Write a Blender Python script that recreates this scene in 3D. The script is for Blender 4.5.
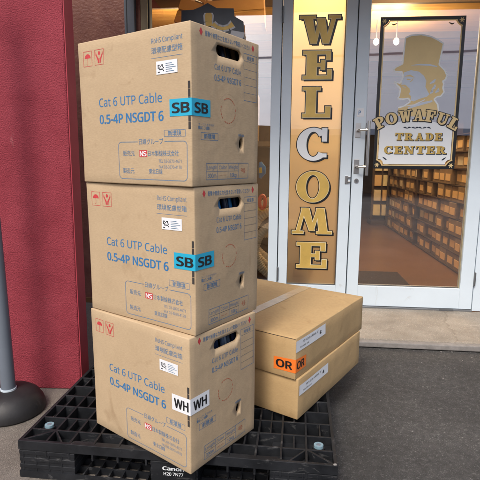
import bpy, bmesh, math, random
from mathutils import Vector, Matrix
random.seed(7)
R = math.radians
S = bpy.context.scene
for o in list(bpy.data.objects): bpy.data.objects.remove(o)
C = S.collection

# ------------------------------------------------------------------ camera
cam = bpy.data.cameras.new('camera'); co = bpy.data.objects.new('camera', cam); C.objects.link(co)
cam.sensor_fit = 'HORIZONTAL'; cam.sensor_width = 36; cam.lens = 36*482.964/480
cam.clip_start = .02; cam.clip_end = 400
co.matrix_world = Matrix.Translation((0, 0, 1.118)) @ Matrix.Rotation(R(90-9.468), 4, 'X') @ Matrix.Rotation(R(.4793), 4, 'Z')
S.camera = co
# ------------------------------------------------------------------ sky and sun (bright overcast)
w = bpy.data.worlds.new('World'); S.world = w; w.use_nodes = True
nt = w.node_tree; bg = nt.nodes['Background']
sky = nt.nodes.new('ShaderNodeTexSky'); sky.sky_type = 'NISHITA'; sky.sun_disc = False
SUN_EL, SUN_AZ = R(50), R(203)          # azimuth from +Y clockwise
sky.sun_elevation = SUN_EL; sky.sun_rotation = SUN_AZ; sky.dust_density = 4; sky.air_density = 1.0; sky.ozone_density = .6
nt.links.new(sky.outputs[0], bg.inputs[0]); bg.inputs[1].default_value = .12
sl = bpy.data.lights.new('sun', 'SUN'); sl.energy = 1.1; sl.angle = R(16); sl.color = (1, .95, .88)
so = bpy.data.objects.new('sun', sl); C.objects.link(so)
d = Vector((math.sin(SUN_AZ)*math.cos(SUN_EL), math.cos(SUN_AZ)*math.cos(SUN_EL), math.sin(SUN_EL)))
so.rotation_euler = d.to_track_quat('Z', 'Y').to_euler()
so.location = (-3, -4, 8)
S.view_settings.view_transform = 'Standard'; S.view_settings.look = 'None'; S.view_settings.gamma = 1
S.view_settings.exposure = .9

# ------------------------------------------------------------------ materials
def lin(c):
    return tuple(((x/255)/12.92 if x/255 <= .04045 else ((x/255+.055)/1.055)**2.4) for x in c)
def mat(name, col, rough=.6, metal=0, noise=.12, scale=8, bump=0, bscale=60, col2=None, spec=.5, detail=6, emit=0, stretch=None, bdist=.002):
    m = bpy.data.materials.new(name); m.use_nodes = True; t = m.node_tree; L = t.links
    p = t.nodes['Principled BSDF']; p.inputs['Roughness'].default_value = rough; p.inputs['Metallic'].default_value = metal
    p.inputs['Specular IOR Level'].default_value = spec
    tc = t.nodes.new('ShaderNodeTexCoord'); src = tc.outputs['Object']
    if stretch:
        mp = t.nodes.new('ShaderNodeMapping'); mp.inputs['Scale'].default_value = stretch; L.new(src, mp.inputs[0]); src = mp.outputs[0]
    n = t.nodes.new('ShaderNodeTexNoise'); n.inputs['Scale'].default_value = scale; n.inputs['Detail'].default_value = detail; n.inputs['Roughness'].default_value = .65
    L.new(src, n.inputs['Vector'])
    r = t.nodes.new('ShaderNodeValToRGB'); r.color_ramp.elements[0].position = .3; r.color_ramp.elements[1].position = .72
    a = col; b = col2 or tuple(min(1, x*(1+noise)) for x in col); a2 = col if col2 else tuple(x*(1-noise) for x in col)
    r.color_ramp.elements[0].color = (*a2, 1); r.color_ramp.elements[1].color = (*b, 1)
    L.new(n.outputs[0], r.inputs[0]); L.new(r.outputs[0], p.inputs['Base Color'])
    if bump:
        n2 = t.nodes.new('ShaderNodeTexNoise'); n2.inputs['Scale'].default_value = bscale; n2.inputs['Detail'].default_value = 5
        L.new(src, n2.inputs['Vector'])
        bp = t.nodes.new('ShaderNodeBump'); bp.inputs['Strength'].default_value = bump; bp.inputs['Distance'].default_value = bdist
        L.new(n2.outputs[0], bp.inputs['Height']); L.new(bp.outputs[0], p.inputs['Normal'])
    if emit:
        p.inputs['Emission Color'].default_value = (*col, 1); p.inputs['Emission Strength'].default_value = emit
    return m
def cardboard(name, col, dark, fl=230, tint=.06):
    """kraft board: fibre flecks, faint vertical fluting, soft stains"""
    m = bpy.data.materials.new(name); m.use_nodes = True; t = m.node_tree; L = t.links; N = t.nodes.new
    p = t.nodes['Principled BSDF']; p.inputs['Roughness'].default_value = .72; p.inputs['Specular IOR Level'].default_value = .3
    tc = N('ShaderNodeTexCoord'); oi = N('ShaderNodeObjectInfo')
    add = N('ShaderNodeVectorMath'); add.operation = 'ADD'; L.new(tc.outputs['Object'], add.inputs[0]); L.new(oi.outputs['Random'], add.inputs[1])
    a = N('ShaderNodeTexNoise'); a.inputs['Scale'].default_value = 5; a.inputs['Detail'].default_value = 7; a.inputs['Roughness'].default_value = .6; L.new(add.outputs[0], a.inputs['Vector'])
    mp = N('ShaderNodeMapping'); mp.inputs['Scale'].default_value = (60, 60, 330); L.new(add.outputs[0], mp.inputs[0])
    b = N('ShaderNodeTexNoise'); b.inputs['Scale'].default_value = 1.5; b.inputs['Detail'].default_value = 4; L.new(mp.outputs[0], b.inputs['Vector'])
    mx = N('ShaderNodeMix'); mx.data_type = 'FLOAT'; mx.inputs[0].default_value = .55; L.new(a.outputs[0], mx.inputs[2]); L.new(b.outputs[0], mx.inputs[3])
    r = N('ShaderNodeValToRGB'); r.color_ramp.elements[0].position = .36; r.color_ramp.elements[1].position = .66
    r.color_ramp.elements[0].color = (*dark, 1); r.color_ramp.elements[1].color = (*col, 1)
    L.new(mx.outputs[0], r.inputs[0]); L.new(r.outputs[0], p.inputs['Base Color'])
    # fluting: shallow vertical waves
    sx = N('ShaderNodeSeparateXYZ'); L.new(tc.outputs['Object'], sx.inputs[0])
    ad = N('ShaderNodeMath'); ad.operation = 'ADD'; L.new(sx.outputs[0], ad.inputs[0]); L.new(sx.outputs[1], ad.inputs[1])
    ml = N('ShaderNodeMath'); ml.operation = 'MULTIPLY'; ml.inputs[1].default_value = 900; L.new(ad.outputs[0], ml.inputs[0])
    sn = N('ShaderNodeMath'); sn.operation = 'SINE'; L.new(ml.outputs[0], sn.inputs[0])
    s2 = N('ShaderNodeMath'); s2.operation = 'MULTIPLY'; s2.inputs[1].default_value = .015; L.new(sn.outputs[0], s2.inputs[0])
    c = N('ShaderNodeTexNoise'); c.inputs['Scale'].default_value = 14; c.inputs['Detail'].default_value = 5; L.new(add.outputs[0], c.inputs['Vector'])
    s3 = N('ShaderNodeMath'); s3.operation = 'ADD'; L.new(s2.outputs[0], s3.inputs[0]); L.new(c.outputs[0], s3.inputs[1])
    bp = N('ShaderNodeBump'); bp.inputs['Strength'].default_value = .55; bp.inputs['Distance'].default_value = .0025
    L.new(s3.outputs[0], bp.inputs['Height']); 
    dn = N('ShaderNodeTexNoise'); dn.inputs['Scale'].default_value = 4.5; dn.inputs['Detail'].default_value = 3; L.new(add.outputs[0], dn.inputs['Vector'])
    b2 = N('ShaderNodeBump'); b2.inputs['Strength'].default_value = .5; b2.inputs['Distance'].default_value = .016
    L.new(dn.outputs[0], b2.inputs['Height']); L.new(bp.outputs[0], b2.inputs['Normal']); L.new(b2.outputs[0], p.inputs['Normal'])
    # rubbed, darker scuff streaks
    sc = N('ShaderNodeTexNoise'); sc.inputs['Scale'].default_value = 9; sc.inputs['Detail'].default_value = 9; sc.inputs['Distortion'].default_value = 1.2; L.new(add.outputs[0], sc.inputs['Vector'])
    rr = N('ShaderNodeValToRGB'); rr.color_ramp.elements[0].position = .62; rr.color_ramp.elements[0].color = (1, 1, 1, 1); rr.color_ramp.elements[1].position = .78; rr.color_ramp.elements[1].color = (.80, .76, .72, 1)
    L.new(sc.outputs[0], rr.inputs[0]); mm = N('ShaderNodeMix'); mm.data_type = 'RGBA'; mm.blend_type = 'MULTIPLY'; mm.inputs[0].default_value = 1
    L.new(r.outputs[0], mm.inputs[6]); L.new(rr.outputs[0], mm.inputs[7]); L.new(mm.outputs[2], p.inputs['Base Color'])
    return m
def glass(name, refl=.12, tint=(.93, .95, .94)):
    m = bpy.data.materials.new(name); m.use_nodes = True; t = m.node_tree; L = t.links; N = t.nodes.new
    t.nodes.remove(t.nodes['Principled BSDF']); out = t.nodes['Material Output']
    tr = N('ShaderNodeBsdfTransparent'); tr.inputs[0].default_value = (*tint, 1)
    gl = N('ShaderNodeBsdfGlossy'); gl.inputs['Roughness'].default_value = .015; gl.inputs[0].default_value = (.95, .97, 1, 1)
    fr = N('ShaderNodeFresnel'); fr.inputs[0].default_value = 1.5
    ad = N('ShaderNodeMath'); ad.operation = 'ADD'; ad.use_clamp = True; ad.inputs[1].default_value = refl; L.new(fr.outputs[0], ad.inputs[0])
    n = N('ShaderNodeTexNoise'); n.inputs['Scale'].default_value = 1.3; tc = N('ShaderNodeTexCoord'); L.new(tc.outputs['Object'], n.inputs['Vector'])
    bp = N('ShaderNodeBump'); bp.inputs['Strength'].default_value = .04; bp.inputs['Distance'].default_value = .02
    L.new(n.outputs[0], bp.inputs['Height']); L.new(bp.outputs[0], gl.inputs['Normal'])
    mx = N('ShaderNodeMixShader'); L.new(ad.outputs[0], mx.inputs[0]); L.new(tr.outputs[0], mx.inputs[1]); L.new(gl.outputs[0], mx.inputs[2])
    L.new(mx.outputs[0], out.inputs[0]); return m
M = {}
M['kraft'] = cardboard('kraft_board', (.50, .375, .235), (.42, .31, .19))
M['kraft2'] = cardboard('plain_carton_board', (.50, .345, .17), (.43, .29, .14))
M['board_edge'] = mat('board_edge', (.40, .28, .16), .8)
M['board_inner'] = mat('board_inner', (.20, .13, .07), .9)
M['blue'] = mat('blue_print', (.03, .16, .36), .6, noise=.2, scale=160)
M['blue2'] = mat('faded_blue_print', (.095, .185, .30), .6, noise=.2, scale=160)
M['red'] = mat('red_print', (.50, .045, .05), .6, noise=.2, scale=160)
M['redf'] = mat('faint_red_print', (.42, .12, .06), .6, noise=.2, scale=120)
M['perf'] = mat('dark_slot', (.035, .03, .028), .8)
M['emboss'] = mat('crease_line', (.50, .36, .22), .7)
M['cyan'] = mat('cyan_sticker', (.02, .38, .58), .35, noise=.04, spec=.5)
M['whitep'] = mat('white_paper', (.74, .76, .78), .45, noise=.03)
M['orange'] = mat('orange_sticker', (.85, .20, .03), .4, noise=.05)
M['ink'] = mat('black_ink', (.012, .012, .014), .5)
M['tape'] = mat('clear_tape', (.50, .38, .24), .16, noise=.15, scale=30, spec=.8, bump=.3, bscale=40)
M['cable'] = mat('cable_sheath', (.02, .03, .07), .35, noise=.5, scale=20)
M['cable2'] = mat('grey_cable_sheath', (.10, .14, .20), .35, noise=.6, scale=30)
M['palewire'] = mat('pale_cable_sheath', (.34, .40, .48), .35, noise=.3)
M['plastic'] = mat('black_pallet_plastic', (.004, .005, .0065), .5, spec=.35, col2=(.020, .022, .026), scale=9, bump=.5, bscale=45, detail=9)
M['plug'] = mat('pale_blue_rubber_plug', (.10, .20, .26), .5, col2=(.26, .36, .40), scale=120)
M['rubber'] = mat('black_rubber', (.010, .010, .011), .55, col2=(.02, .02, .022), scale=12, bump=.2, bscale=90)
M['polegrey'] = mat('painted_pole', (.14, .165, .20), .4, noise=.06)
M['stucco'] = mat('red_stucco', (.22, .018, .032), .85, col2=(.32, .042, .062), scale=5, bump=1.0, bscale=185, bdist=.006)
M['stucco_side'] = mat('red_painted_edge', (.34, .03, .05), .75, col2=(.38, .045, .065), scale=6, bump=.4, bscale=60)
M['wallfar'] = mat('rust_red_wall', (.15, .05, .04), .5, col2=(.27, .12, .085), scale=6, bump=.9, bscale=50, bdist=.005)
M['alu'] = mat('pale_grey_painted_aluminium', (.60, .69, .76), .38, noise=.04, scale=3, spec=.5)
M['seal'] = mat('dark_rubber_seal', (.05, .055, .06), .6)
M['gold_frame'] = mat('brass_toned_frame', (.34, .30, .20), .45)
M['steel'] = mat('brushed_steel', (.55, .54, .52), .28, metal=1, noise=.05, stretch=(80, 80, 3))
M['hinge'] = mat('hinge_metal', (.16, .17, .18), .4, metal=.6)
M['gold'] = mat('gold_leaf_paint', (.62, .42, .11), .38, noise=.14, scale=9, metal=.25)
M['goldpale'] = mat('pale_gold_film', (.74, .57, .28), .5, noise=.06, scale=5)
M['palegold_line'] = mat('pale_gold_outline', (.80, .70, .45), .4, noise=.03)
M['white'] = mat('white_vinyl', (.80, .84, .86), .4, noise=.02)
M['black'] = mat('black_vinyl', (.010, .011, .013), .35)
M['paleblue'] = mat('pale_blue_vinyl', (.60, .67, .77), .5, noise=.05)
M['navy'] = mat('navy_vinyl', (.020, .032, .055), .3, noise=.2, scale=14)
M['cream'] = mat('frosted_cream_sheet', (.60, .52, .40), .7, noise=.05, scale=1.5)
t_ = M['cream'].node_tree; tl = t_.nodes.new('ShaderNodeBsdfTranslucent'); mxs = t_.nodes.new('ShaderNodeMixShader'); mxs.inputs[0].default_value = .45
tl.inputs[0].default_value = (.95, .78, .48, 1); t_.links.new(t_.nodes['Principled BSDF'].outputs[0], mxs.inputs[1]); t_.links.new(tl.outputs[0], mxs.inputs[2]); t_.links.new(mxs.outputs[0], t_.nodes['Material Output'].inputs[0])
M['glass'] = glass('door_glass', .30)
M['glass2'] = glass('panel_glass', .05)
M['glass3'] = glass('display_glass', .36)
M['asphalt'] = mat('dark_asphalt', (.052, .050, .048), .85, col2=(.100, .097, .093), scale=30, bump=1.0, bscale=260, detail=12, bdist=.006)
M['sill'] = mat('aluminium_threshold', (.22, .23, .24), .4, metal=.6)
M['wood'] = mat('golden_plywood', (.40, .19, .05), .5, col2=(.62, .34, .10), scale=2.2, stretch=(1, 9, 1), bump=.1)
M['darkwood'] = mat('dark_brown_board', (.055, .032, .018), .6, col2=(.10, .06, .03), scale=3)
M['shopfloor'] = mat('brown_shop_floor', (.15, .075, .032), .35, col2=(.20, .105, .048), scale=2)
M['mat'] = mat('dark_doormat', (.035, .022, .015), .95, bump=.8, bscale=200)
M['bin'] = mat('brown_stock_box', (.27, .18, .095), .7, noise=.25)
M['amber'] = mat('amber_price_card', (.90, .76, .42), .4, noise=.1)
M['amber2'] = mat('orange_price_card', (.85, .56, .26), .4, noise=.1)
M['palecard'] = mat('pale_price_card', (.80, .68, .46), .5, noise=.1)
M['hose'] = mat('beige_ribbed_hose', (.66, .56, .40), .55, noise=.1)
M['fascia'] = mat('brown_canopy_soffit', (.40, .27, .14), .6)
M['siding'] = mat('pale_grey_siding', (.86, .83, .84), .5, noise=.05, scale=.6)
M['siding2'] = mat('grey_roller_shutter', (.34, .34, .37), .5, noise=.1, scale=.6)
M['hedge'] = mat('low_dark_wall', (.12, .09, .06), .8, noise=.4, scale=3)
M['skyblue'] = mat('blue_plastic', (.03, .25, .60), .4)
M['safety'] = mat('orange_red_plastic', (.85, .10, .03), .4)
M['yellow'] = mat('yellow_plastic', (.80, .55, .05), .4)
M['bulb'] = mat('lit_bulb', (1, .80, .45), .4, emit=14)
M['olive'] = mat('olive_brown_panel', (.10, .08, .03), .6, noise=.2)

def speckle(m, amt=.6, sc=420):
    t = m.node_tree; L = t.links; N = t.nodes.new; p = t.nodes['Principled BSDF']; tc = t.nodes['Texture Coordinate']
    v = N('ShaderNodeTexVoronoi'); v.inputs['Scale'].default_value = sc; L.new(tc.outputs['Object'], v.inputs['Vector'])
    bw = N('ShaderNodeSeparateColor'); L.new(v.outputs['Color'], bw.inputs[0])
    r = N('ShaderNodeValToRGB'); e = r.color_ramp.elements; e[0].position = 0; e[0].color = (1-amt*.6,)*3+(1,); e[1].position = .93; e[1].color = (1.0,)*3+(1,)
    x = e.new(.99); x.color = (1.0+amt*2.2,)*3+(1,)
    L.new(bw.outputs[0], r.inputs[0]); mx = N('ShaderNodeMix'); mx.data_type = 'RGBA'; mx.blend_type = 'MULTIPLY'; mx.inputs[0].default_value = 1
    old = p.inputs['Base Color'].links[0].from_socket; L.new(old, mx.inputs[6]); L.new(r.outputs[0], mx.inputs[7]); L.new(mx.outputs[2], p.inputs['Base Color'])
    n = N('ShaderNodeTexNoise'); n.inputs['Scale'].default_value = 1.7; n.inputs['Detail'].default_value = 4; L.new(tc.outputs['Object'], n.inputs['Vector'])
    r2 = N('ShaderNodeValToRGB'); r2.color_ramp.elements[0].position = .35; r2.color_ramp.elements[0].color = (.8, .8, .8, 1); r2.color_ramp.elements[1].position = .65; r2.color_ramp.elements[1].color = (1.1, 1.1, 1.1, 1)
    L.new(n.outputs[0], r2.inputs[0]); m3 = N('ShaderNodeMix'); m3.data_type = 'RGBA'; m3.blend_type = 'MULTIPLY'; m3.inputs[0].default_value = 1
    L.new(mx.outputs[2], m3.inputs[6]); L.new(r2.outputs[0], m3.inputs[7]); L.new(m3.outputs[2], p.inputs['Base Color'])
speckle(M['asphalt']); speckle(M['asphalt'], .30, 150)
def scuffs(m, col, sc, lo, hi, st=(1, 1, 1)):
    t = m.node_tree; L = t.links; N = t.nodes.new; p = t.nodes['Principled BSDF']; tc = t.nodes['Texture Coordinate']
    mp = N('ShaderNodeMapping'); mp.inputs['Scale'].default_value = st; L.new(tc.outputs['Object'], mp.inputs[0])
    n = N('ShaderNodeTexNoise'); n.inputs['Scale'].default_value = sc; n.inputs['Detail'].default_value = 10; n.inputs['Roughness'].default_value = .7; n.inputs['Distortion'].default_value = .8; L.new(mp.outputs[0], n.inputs['Vector'])
    r = N('ShaderNodeValToRGB'); r.color_ramp.elements[0].position = lo; r.color_ramp.elements[0].color = (0, 0, 0, 1); r.color_ramp.elements[1].position = hi; r.color_ramp.elements[1].color = (1, 1, 1, 1); L.new(n.outputs[0], r.inputs[0])
    mx = N('ShaderNodeMix'); mx.data_type = 'RGBA'; old = p.inputs['Base Color'].links[0].from_socket
    L.new(r.outputs[0], mx.inputs[0]); L.new(old, mx.inputs[6]); mx.inputs[7].default_value = (*col, 1); L.new(mx.outputs[2], p.inputs['Base Color'])
scuffs(M['plastic'], (.10, .10, .10), 14, .58, .74, (1, 1, 2.5)); scuffs(M['rubber'], (.05, .05, .05), 10, .6, .75)
scuffs(M['stucco'], (.36, .10, .11), 6, .64, .70, (1, 1, .6)); scuffs(M['stucco'], (.13, .02, .03), 9, .66, .74, (1, 1, .35))
scuffs(M['alu'], (.38, .38, .36), 7, .64, .80, (1, 1, .5))
def concrete(name, a, b, cracks):
    m = mat(name, a, .88, col2=b, scale=7, bump=.9, bscale=190, detail=11, bdist=.004)
    t = m.node_tree; L = t.links; N = t.nodes.new; p = t.nodes['Principled BSDF']
    tc = t.nodes['Texture Coordinate'] if 'Texture Coordinate' in t.nodes else N('ShaderNodeTexCoord')
    nz = N('ShaderNodeTexNoise'); nz.inputs['Scale'].default_value = 7; L.new(tc.outputs['Object'], nz.inputs['Vector'])
    ad = N('ShaderNodeVectorMath'); ad.operation = 'MULTIPLY_ADD'; ad.inputs[1].default_value = (.16, .16, .16)
    L.new(nz.outputs['Color'], ad.inputs[0]); L.new(tc.outputs['Object'], ad.inputs[2])
    v = N('ShaderNodeTexVoronoi'); v.feature = 'DISTANCE_TO_EDGE'; v.inputs['Scale'].default_value = cracks; L.new(ad.outputs[0], v.inputs['Vector'])
    r = N('ShaderNodeValToRGB'); r.color_ramp.elements[0].position = 0; r.color_ramp.elements[1].position = .012
    r.color_ramp.elements[0].color = (.78, .76, .74, 1); r.color_ramp.elements[1].color = (1, 1, 1, 1); L.new(v.outputs[0], r.inputs[0])
    mx = N('ShaderNodeMix'); mx.data_type = 'RGBA'; mx.blend_type = 'MULTIPLY'; mx.inputs[0].default_value = 1
    old = p.inputs['Base Color'].links[0].from_socket; L.new(old, mx.inputs[6]); L.new(r.outputs[0], mx.inputs[7]); L.new(mx.outputs[2], p.inputs['Base Color'])
    return m
M['pave'] = concrete('old_grey_concrete', (.125, .110, .094), (.185, .165, .142), 3.2)
M['landing'] = concrete('tan_concrete', (.245, .215, .175), (.34, .305, .255), 1.1)
speckle(M['pave'], .35, 380); speckle(M['landing'], .3, 350); scuffs(M['landing'], (.18, .15, .12), 5, .56, .72)
M['kerb'] = mat('kerb_edge_concrete', (.17, .16, .15), .85, col2=(.27, .255, .24), scale=20, bump=.6, bscale=120)

# ------------------------------------------------------------------ mesh builder
class T:                       # a top-level thing: an Empty plus the frame its parts are written in
    def __init__(s, name, label, cat, base=(0, 0, 0), mw=None, group=None):
        s.o = bpy.data.objects.new(name, None); C.objects.link(s.o); s.o.empty_display_size = .1
        s.base = Vector(base); s.o.matrix_world = (mw or Matrix()) @ Matrix.Translation(s.base)
        s.o['label'] = label; s.o['category'] = cat
        if group: s.o['group'] = group
def tagm(o, label, cat, group=None):
    o['label'] = label; o['category'] = cat
    if group: o['group'] = group
    return o
class MB:
    def __init__(s): s.v = []; s.f = []; s.m = []; s.mats = []
    def mi(s, m):
        if m not in s.mats: s.mats.append(m)
        return s.mats.index(m)
    def add(s, vs, fs, m, xf=None):
        k = len(s.v); s.v += [tuple(xf(Vector(p)) if xf else p) for p in vs]; i = s.mi(m)
        for f in fs: s.f.append([k+j for j in f]); s.m.append(i)
    def box(s, x0, x1, y0, y1, z0, z1, m, xf=None):
        vs = [(x, y, z) for z in (z0, z1) for y in (y0, y1) for x in (x0, x1)]
        s.add(vs, [(0, 2, 3, 1), (4, 5, 7, 6), (0, 1, 5, 4), (2, 6, 7, 3), (0, 4, 6, 2), (1, 3, 7, 5)], m, xf)
    def quad(s, p, m, xf=None): s.add(p, [tuple(range(len(p)))], m, xf)
    def tube(s, pts, r, m, n=12, caps=True, closed=False):
        pts = [Vector(p) for p in pts]; N = len(pts); vs = []; fs = []; up = None
        for i, p in enumerate(pts):
            a = pts[(i-1) % N] if (closed or i) else p; b = pts[(i+1) % N] if (closed or i < N-1) else p
            t = (b-a).normalized()
            if up is None: up = Vector((0, 0, 1)) if abs(t.z) < .9 else Vector((1, 0, 0))
            u = (up - t*up.dot(t)).normalized(); up = u; v = t.cross(u)
            rr = r[i] if isinstance(r, (list, tuple)) else r
            vs += [tuple(p+u*rr*math.cos(2*math.pi*k/n)+v*rr*math.sin(2*math.pi*k/n)) for k in range(n)]
        for i in range(N if closed else N-1):
            for k in range(n):
                a = i*n+k; b = i*n+(k+1) % n; c2 = ((i+1) % N)*n
                fs.append((a, b, c2+(k+1) % n, c2+k))
        if caps and not closed: fs += [tuple(range(n))[::-1], tuple(range((N-1)*n, N*n))]
        s.add(vs, fs, m)
    def lathe(s, prof, m, cx=0, cy=0, n=48):
        vs = []; fs = []
        for r, z in prof: vs += [(cx+r*math.cos(2*math.pi*k/n), cy+r*math.sin(2*math.pi*k/n), z) for k in range(n)]
        for i in range(len(prof)-1):
            for k in range(n): fs.append((i*n+k, i*n+(k+1) % n, (i+1)*n+(k+1) % n, (i+1)*n+k))
        fs += [tuple(range(n))[::-1], tuple(range((len(prof)-1)*n, len(prof)*n))]
        s.add(vs, fs, m)
    def build(s, name, parent=None, smooth=False, bevel=0, kind=None, mw=None):
        me = bpy.data.meshes.new(name)
        base = parent.base if isinstance(parent, T) else Vector()
        me.from_pydata([tuple(Vector(p)-base) for p in s.v], [], s.f)
        for m in s.mats: me.materials.append(M[m])
        me.polygons.foreach_set('material_index', s.m)
        if smooth:
            me.polygons.foreach_set('use_smooth', [True]*len(me.polygons))
            bm = bmesh.new(); bm.from_mesh(me)
            for e in bm.edges:
                if len(e.link_faces) == 2 and e.calc_face_angle() > R(38): e.smooth = False
            bm.to_mesh(me); bm.free()
        me.validate(); me.update()
        o = bpy.data.objects.new(name, me); C.objects.link(o)
        if bevel:
            b = o.modifiers.new('b', 'BEVEL'); b.width = bevel; b.segments = 2; b.limit_method = 'ANGLE'; b.angle_limit = R(40); b.harden_normals = False
        if parent is not None: o.parent = parent.o if isinstance(parent, T) else parent
        elif mw is not None: o.matrix_world = mw
        if kind: o['kind'] = kind
        return o
def sub(o, t):                 # lets a part carry sub-parts in the same frame
    x = T.__new__(T); x.o = o; x.base = t.base; return x

# ------------------------------------------------------------------ lettering
_tc = {}
try:        # the sans serif that ships inside Blender; the built-in font stands in if it is missing
    SANS = bpy.data.fonts.load(bpy.utils.system_resource('DATAFILES', path='fonts')+'/NotoSansHebrew-Regular.woff2')
except Exception: SANS = None
def glyphs(txt, bold=0):
    k = (txt, bold)
    if k in _tc: return _tc[k]
    c = bpy.data.curves.new('t', 'FONT'); c.body = txt; c.resolution_u = 3; c.offset = 0
    if SANS and all(ord(ch) < 0x2e80 for ch in txt): c.font = SANS
    o = bpy.data.objects.new('t', c); C.objects.link(o)
    bpy.context.view_layer.update(); dg = bpy.context.evaluated_depsgraph_get()
    me = bpy.data.meshes.new_from_object(o.evaluated_get(dg))
    vs = [(v.co.x, v.co.y) for v in me.vertices]; fs = [tuple(p.vertices) for p in me.polygons]
    bpy.data.objects.remove(o); bpy.data.meshes.remove(me)
    x0 = min(v[0] for v in vs); x1 = max(v[0] for v in vs)
    _tc[k] = ([(x-x0, y) for x, y in vs], fs, x1-x0); return _tc[k]
def cap(txt):
    ref = '日' if any(ord(ch) > 0x2e80 for ch in txt) else 'H'
    v = glyphs(ref)[0]; ys = [p[1] for p in v]; return min(ys), max(ys)
def text(mb, txt, u0, u1, vb, h, m, xf, bold=0):
    """txt set between u0 and u1, baseline vb, capital height h, in the plane given by xf(u, v)"""
    vs, fs, wd = glyphs(txt); lo, hi = cap(txt)
    if lo > 0 and hi < .75: lo = 0
    kx, ky = (u1-u0)/wd, h/(hi-lo)
    if not bold: mb.add([xf(u0+x*kx, vb+(y-lo)*ky) for x, y in vs], fs, m); return
    P0, P1, P2 = Vector(xf(u0, vb)), Vector(xf(u1, vb)), Vector(xf(u0, vb+h)); nn = (P1-P0).cross(P2-P0).normalized()
    for i, (dx, dy) in enumerate(((0, 0), (1, 0), (-1, 0), (0, .6), (0, -.6), (.7, .5), (-.7, -.5), (.7, -.5), (-.7, .5))):   # heavier strokes: stacked, slightly shifted layers
        mb.add([tuple(Vector(xf(u0+(x+dx*bold)*kx, vb+(y-lo+dy*bold)*ky))+nn*.000012*i) for x, y in vs], fs, m)
def frame2(mb, u0, u1, v0, v1, t, m, xf, r=0, gap=None):
    """outline rectangle with optional round corners and a gap (ga, gb) in its top side"""
    def seg(a, b):
        (ax, ay), (bx, by) = a, b; l = math.hypot(bx-ax, by-ay); nx, ny = -(by-ay)/l*t/2, (bx-ax)/l*t/2
        n = max(1, int(l/.03))
        for i in range(n):
            p = (ax+(bx-ax)*i/n, ay+(by-ay)*i/n); q = (ax+(bx-ax)*(i+1)/n, ay+(by-ay)*(i+1)/n)
            mb.quad([xf(p[0]-nx, p[1]-ny), xf(q[0]-nx, q[1]-ny), xf(q[0]+nx, q[1]+ny), xf(p[0]+nx, p[1]+ny)], m)
    seg((u0+r, v0), (u1-r, v0)); seg((u1, v0+r), (u1, v1-r)); seg((u0, v1-r), (u0, v0+r))
    if gap: seg((u1-r, v1), (gap[1], v1)); seg((gap[0], v1), (u0+r, v1))
    else: seg((u1-r, v1), (u0+r, v1))
    if r:
        for cx, cy, a0 in ((u1-r, v0+r, -90), (u1-r, v1-r, 0), (u0+r, v1-r, 90), (u0+r, v0+r, 180)):
            P = [(cx+r*math.cos(R(a0+15*i)), cy+r*math.sin(R(a0+15*i))) for i in range(7)]
            for i in range(6): seg(P[i], P[i+1])

# ================================================================== THE GROUND
g = MB(); g.quad([(-60, -60, 0), (60, -60, 0), (60, 60, 0), (-60, 60, 0)], 'asphalt'); g.build('ground', kind='structure')
g = MB(); g.quad([(-6, -.6, .004), (-.34, -.6, .004), (-.30, 1.0, .004), (-.36, 2.79, .004), (-.4, 3.7, .004), (-6, 3.7, .004)], 'pave'); g.build('pavement', kind='structure')

# ================================================================== THE SHOP FRONT  (frame: s along it, d inward, z up)
YAW = -.0948776; D = 3.55
SF = Matrix.Translation((0, D, 0)) @ Matrix.Rotation(YAW, 4, 'Z')
FL = .045                                                            # level of the landing
g = MB(); g.box(-.75, 4.5, -.655, -.02, .005, FL, 'landing'); g.build('landing_step', kind='structure', mw=SF, bevel=.008)
g = MB(); g.box(-.75, 4.5, -.70, -.657, .005, FL-.006, 'kerb'); g.build('kerb', kind='structure', mw=SF, bevel=.006)
g = MB(); g.box(-2.6, 6.2, -.02, 9.5, .0055, FL-.002, 'shopfloor'); g.build('shop_floor', kind='structure', mw=SF)
def setting(name, boxes, label=None, cat=None):
    g = MB()
    for b in boxes: g.box(*b)
    o = g.build(name, mw=SF)
    if label: tagm(o, label, cat)
    else: o['kind'] = 'structure'
    return o
setting('shop_ceiling', [(-2.6, 6.2, .16, 9.5, 2.80, 2.84, 'wood')] + [(-2.6, 6.2, y, y+.05, 2.72, 2.798, 'darkwood') for y in (1.9, 3.4, 4.9, 6.4, 7.9)])
setting('shop_back_wall', [(-2.6, 6.2, 9.5, 9.6, 0.01, 2.9, 'darkwood')])
setting('shop_side_wall', [(-2.7, -2.602, .16, 9.6, 0.01, 2.9, 'olive')])
setting('shop_side_wall', [(6.202, 6.3, .16, 9.6, 0.01, 2.9, 'olive')])

t = T('facade_wall', 'rust red textured wall set back behind the box stack, left of the grey frame', 'wall', (-.828, 0, 0), SF)
g = MB(); g.box(-3.4, -.829, 0, .15, 0.006, 2.62, 'wallfar'); g.box(-.752, -.722, .01, .15, .006, 2.42, 'wallfar'); g.build('wall_panel', t)
g = MB(); g.box(-3.4, 4.8, .012, .158, 2.425, 3.5, 'wallfar'); g.build('fascia_panel', t)

g = MB(); g.box(-.826, -.755, -.03, .12, .006, 2.42, 'polegrey'); g.box(-.812, -.806, -.034, -.03, .006, 2.42, 'seal')
tagm(g.build('corner_post', mw=SF, bevel=.004), 'blue-grey metal post between rust red wall and display window', 'post')

# canopy over the door
t = T('canopy', 'brown boarded canopy over the shop entrance, seen reflected in the glass', 'canopy', (0, 0, 2.75), SF)
g = MB(); g.box(-.85, 4.8, -1.10, .0, 2.48, 2.52, 'fascia'); g.build('soffit', t)
g = MB(); g.box(-.85, 4.8, -1.14, -1.102, 2.44, 2.60, 'fascia'); g.build('fascia_board', t)

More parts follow.
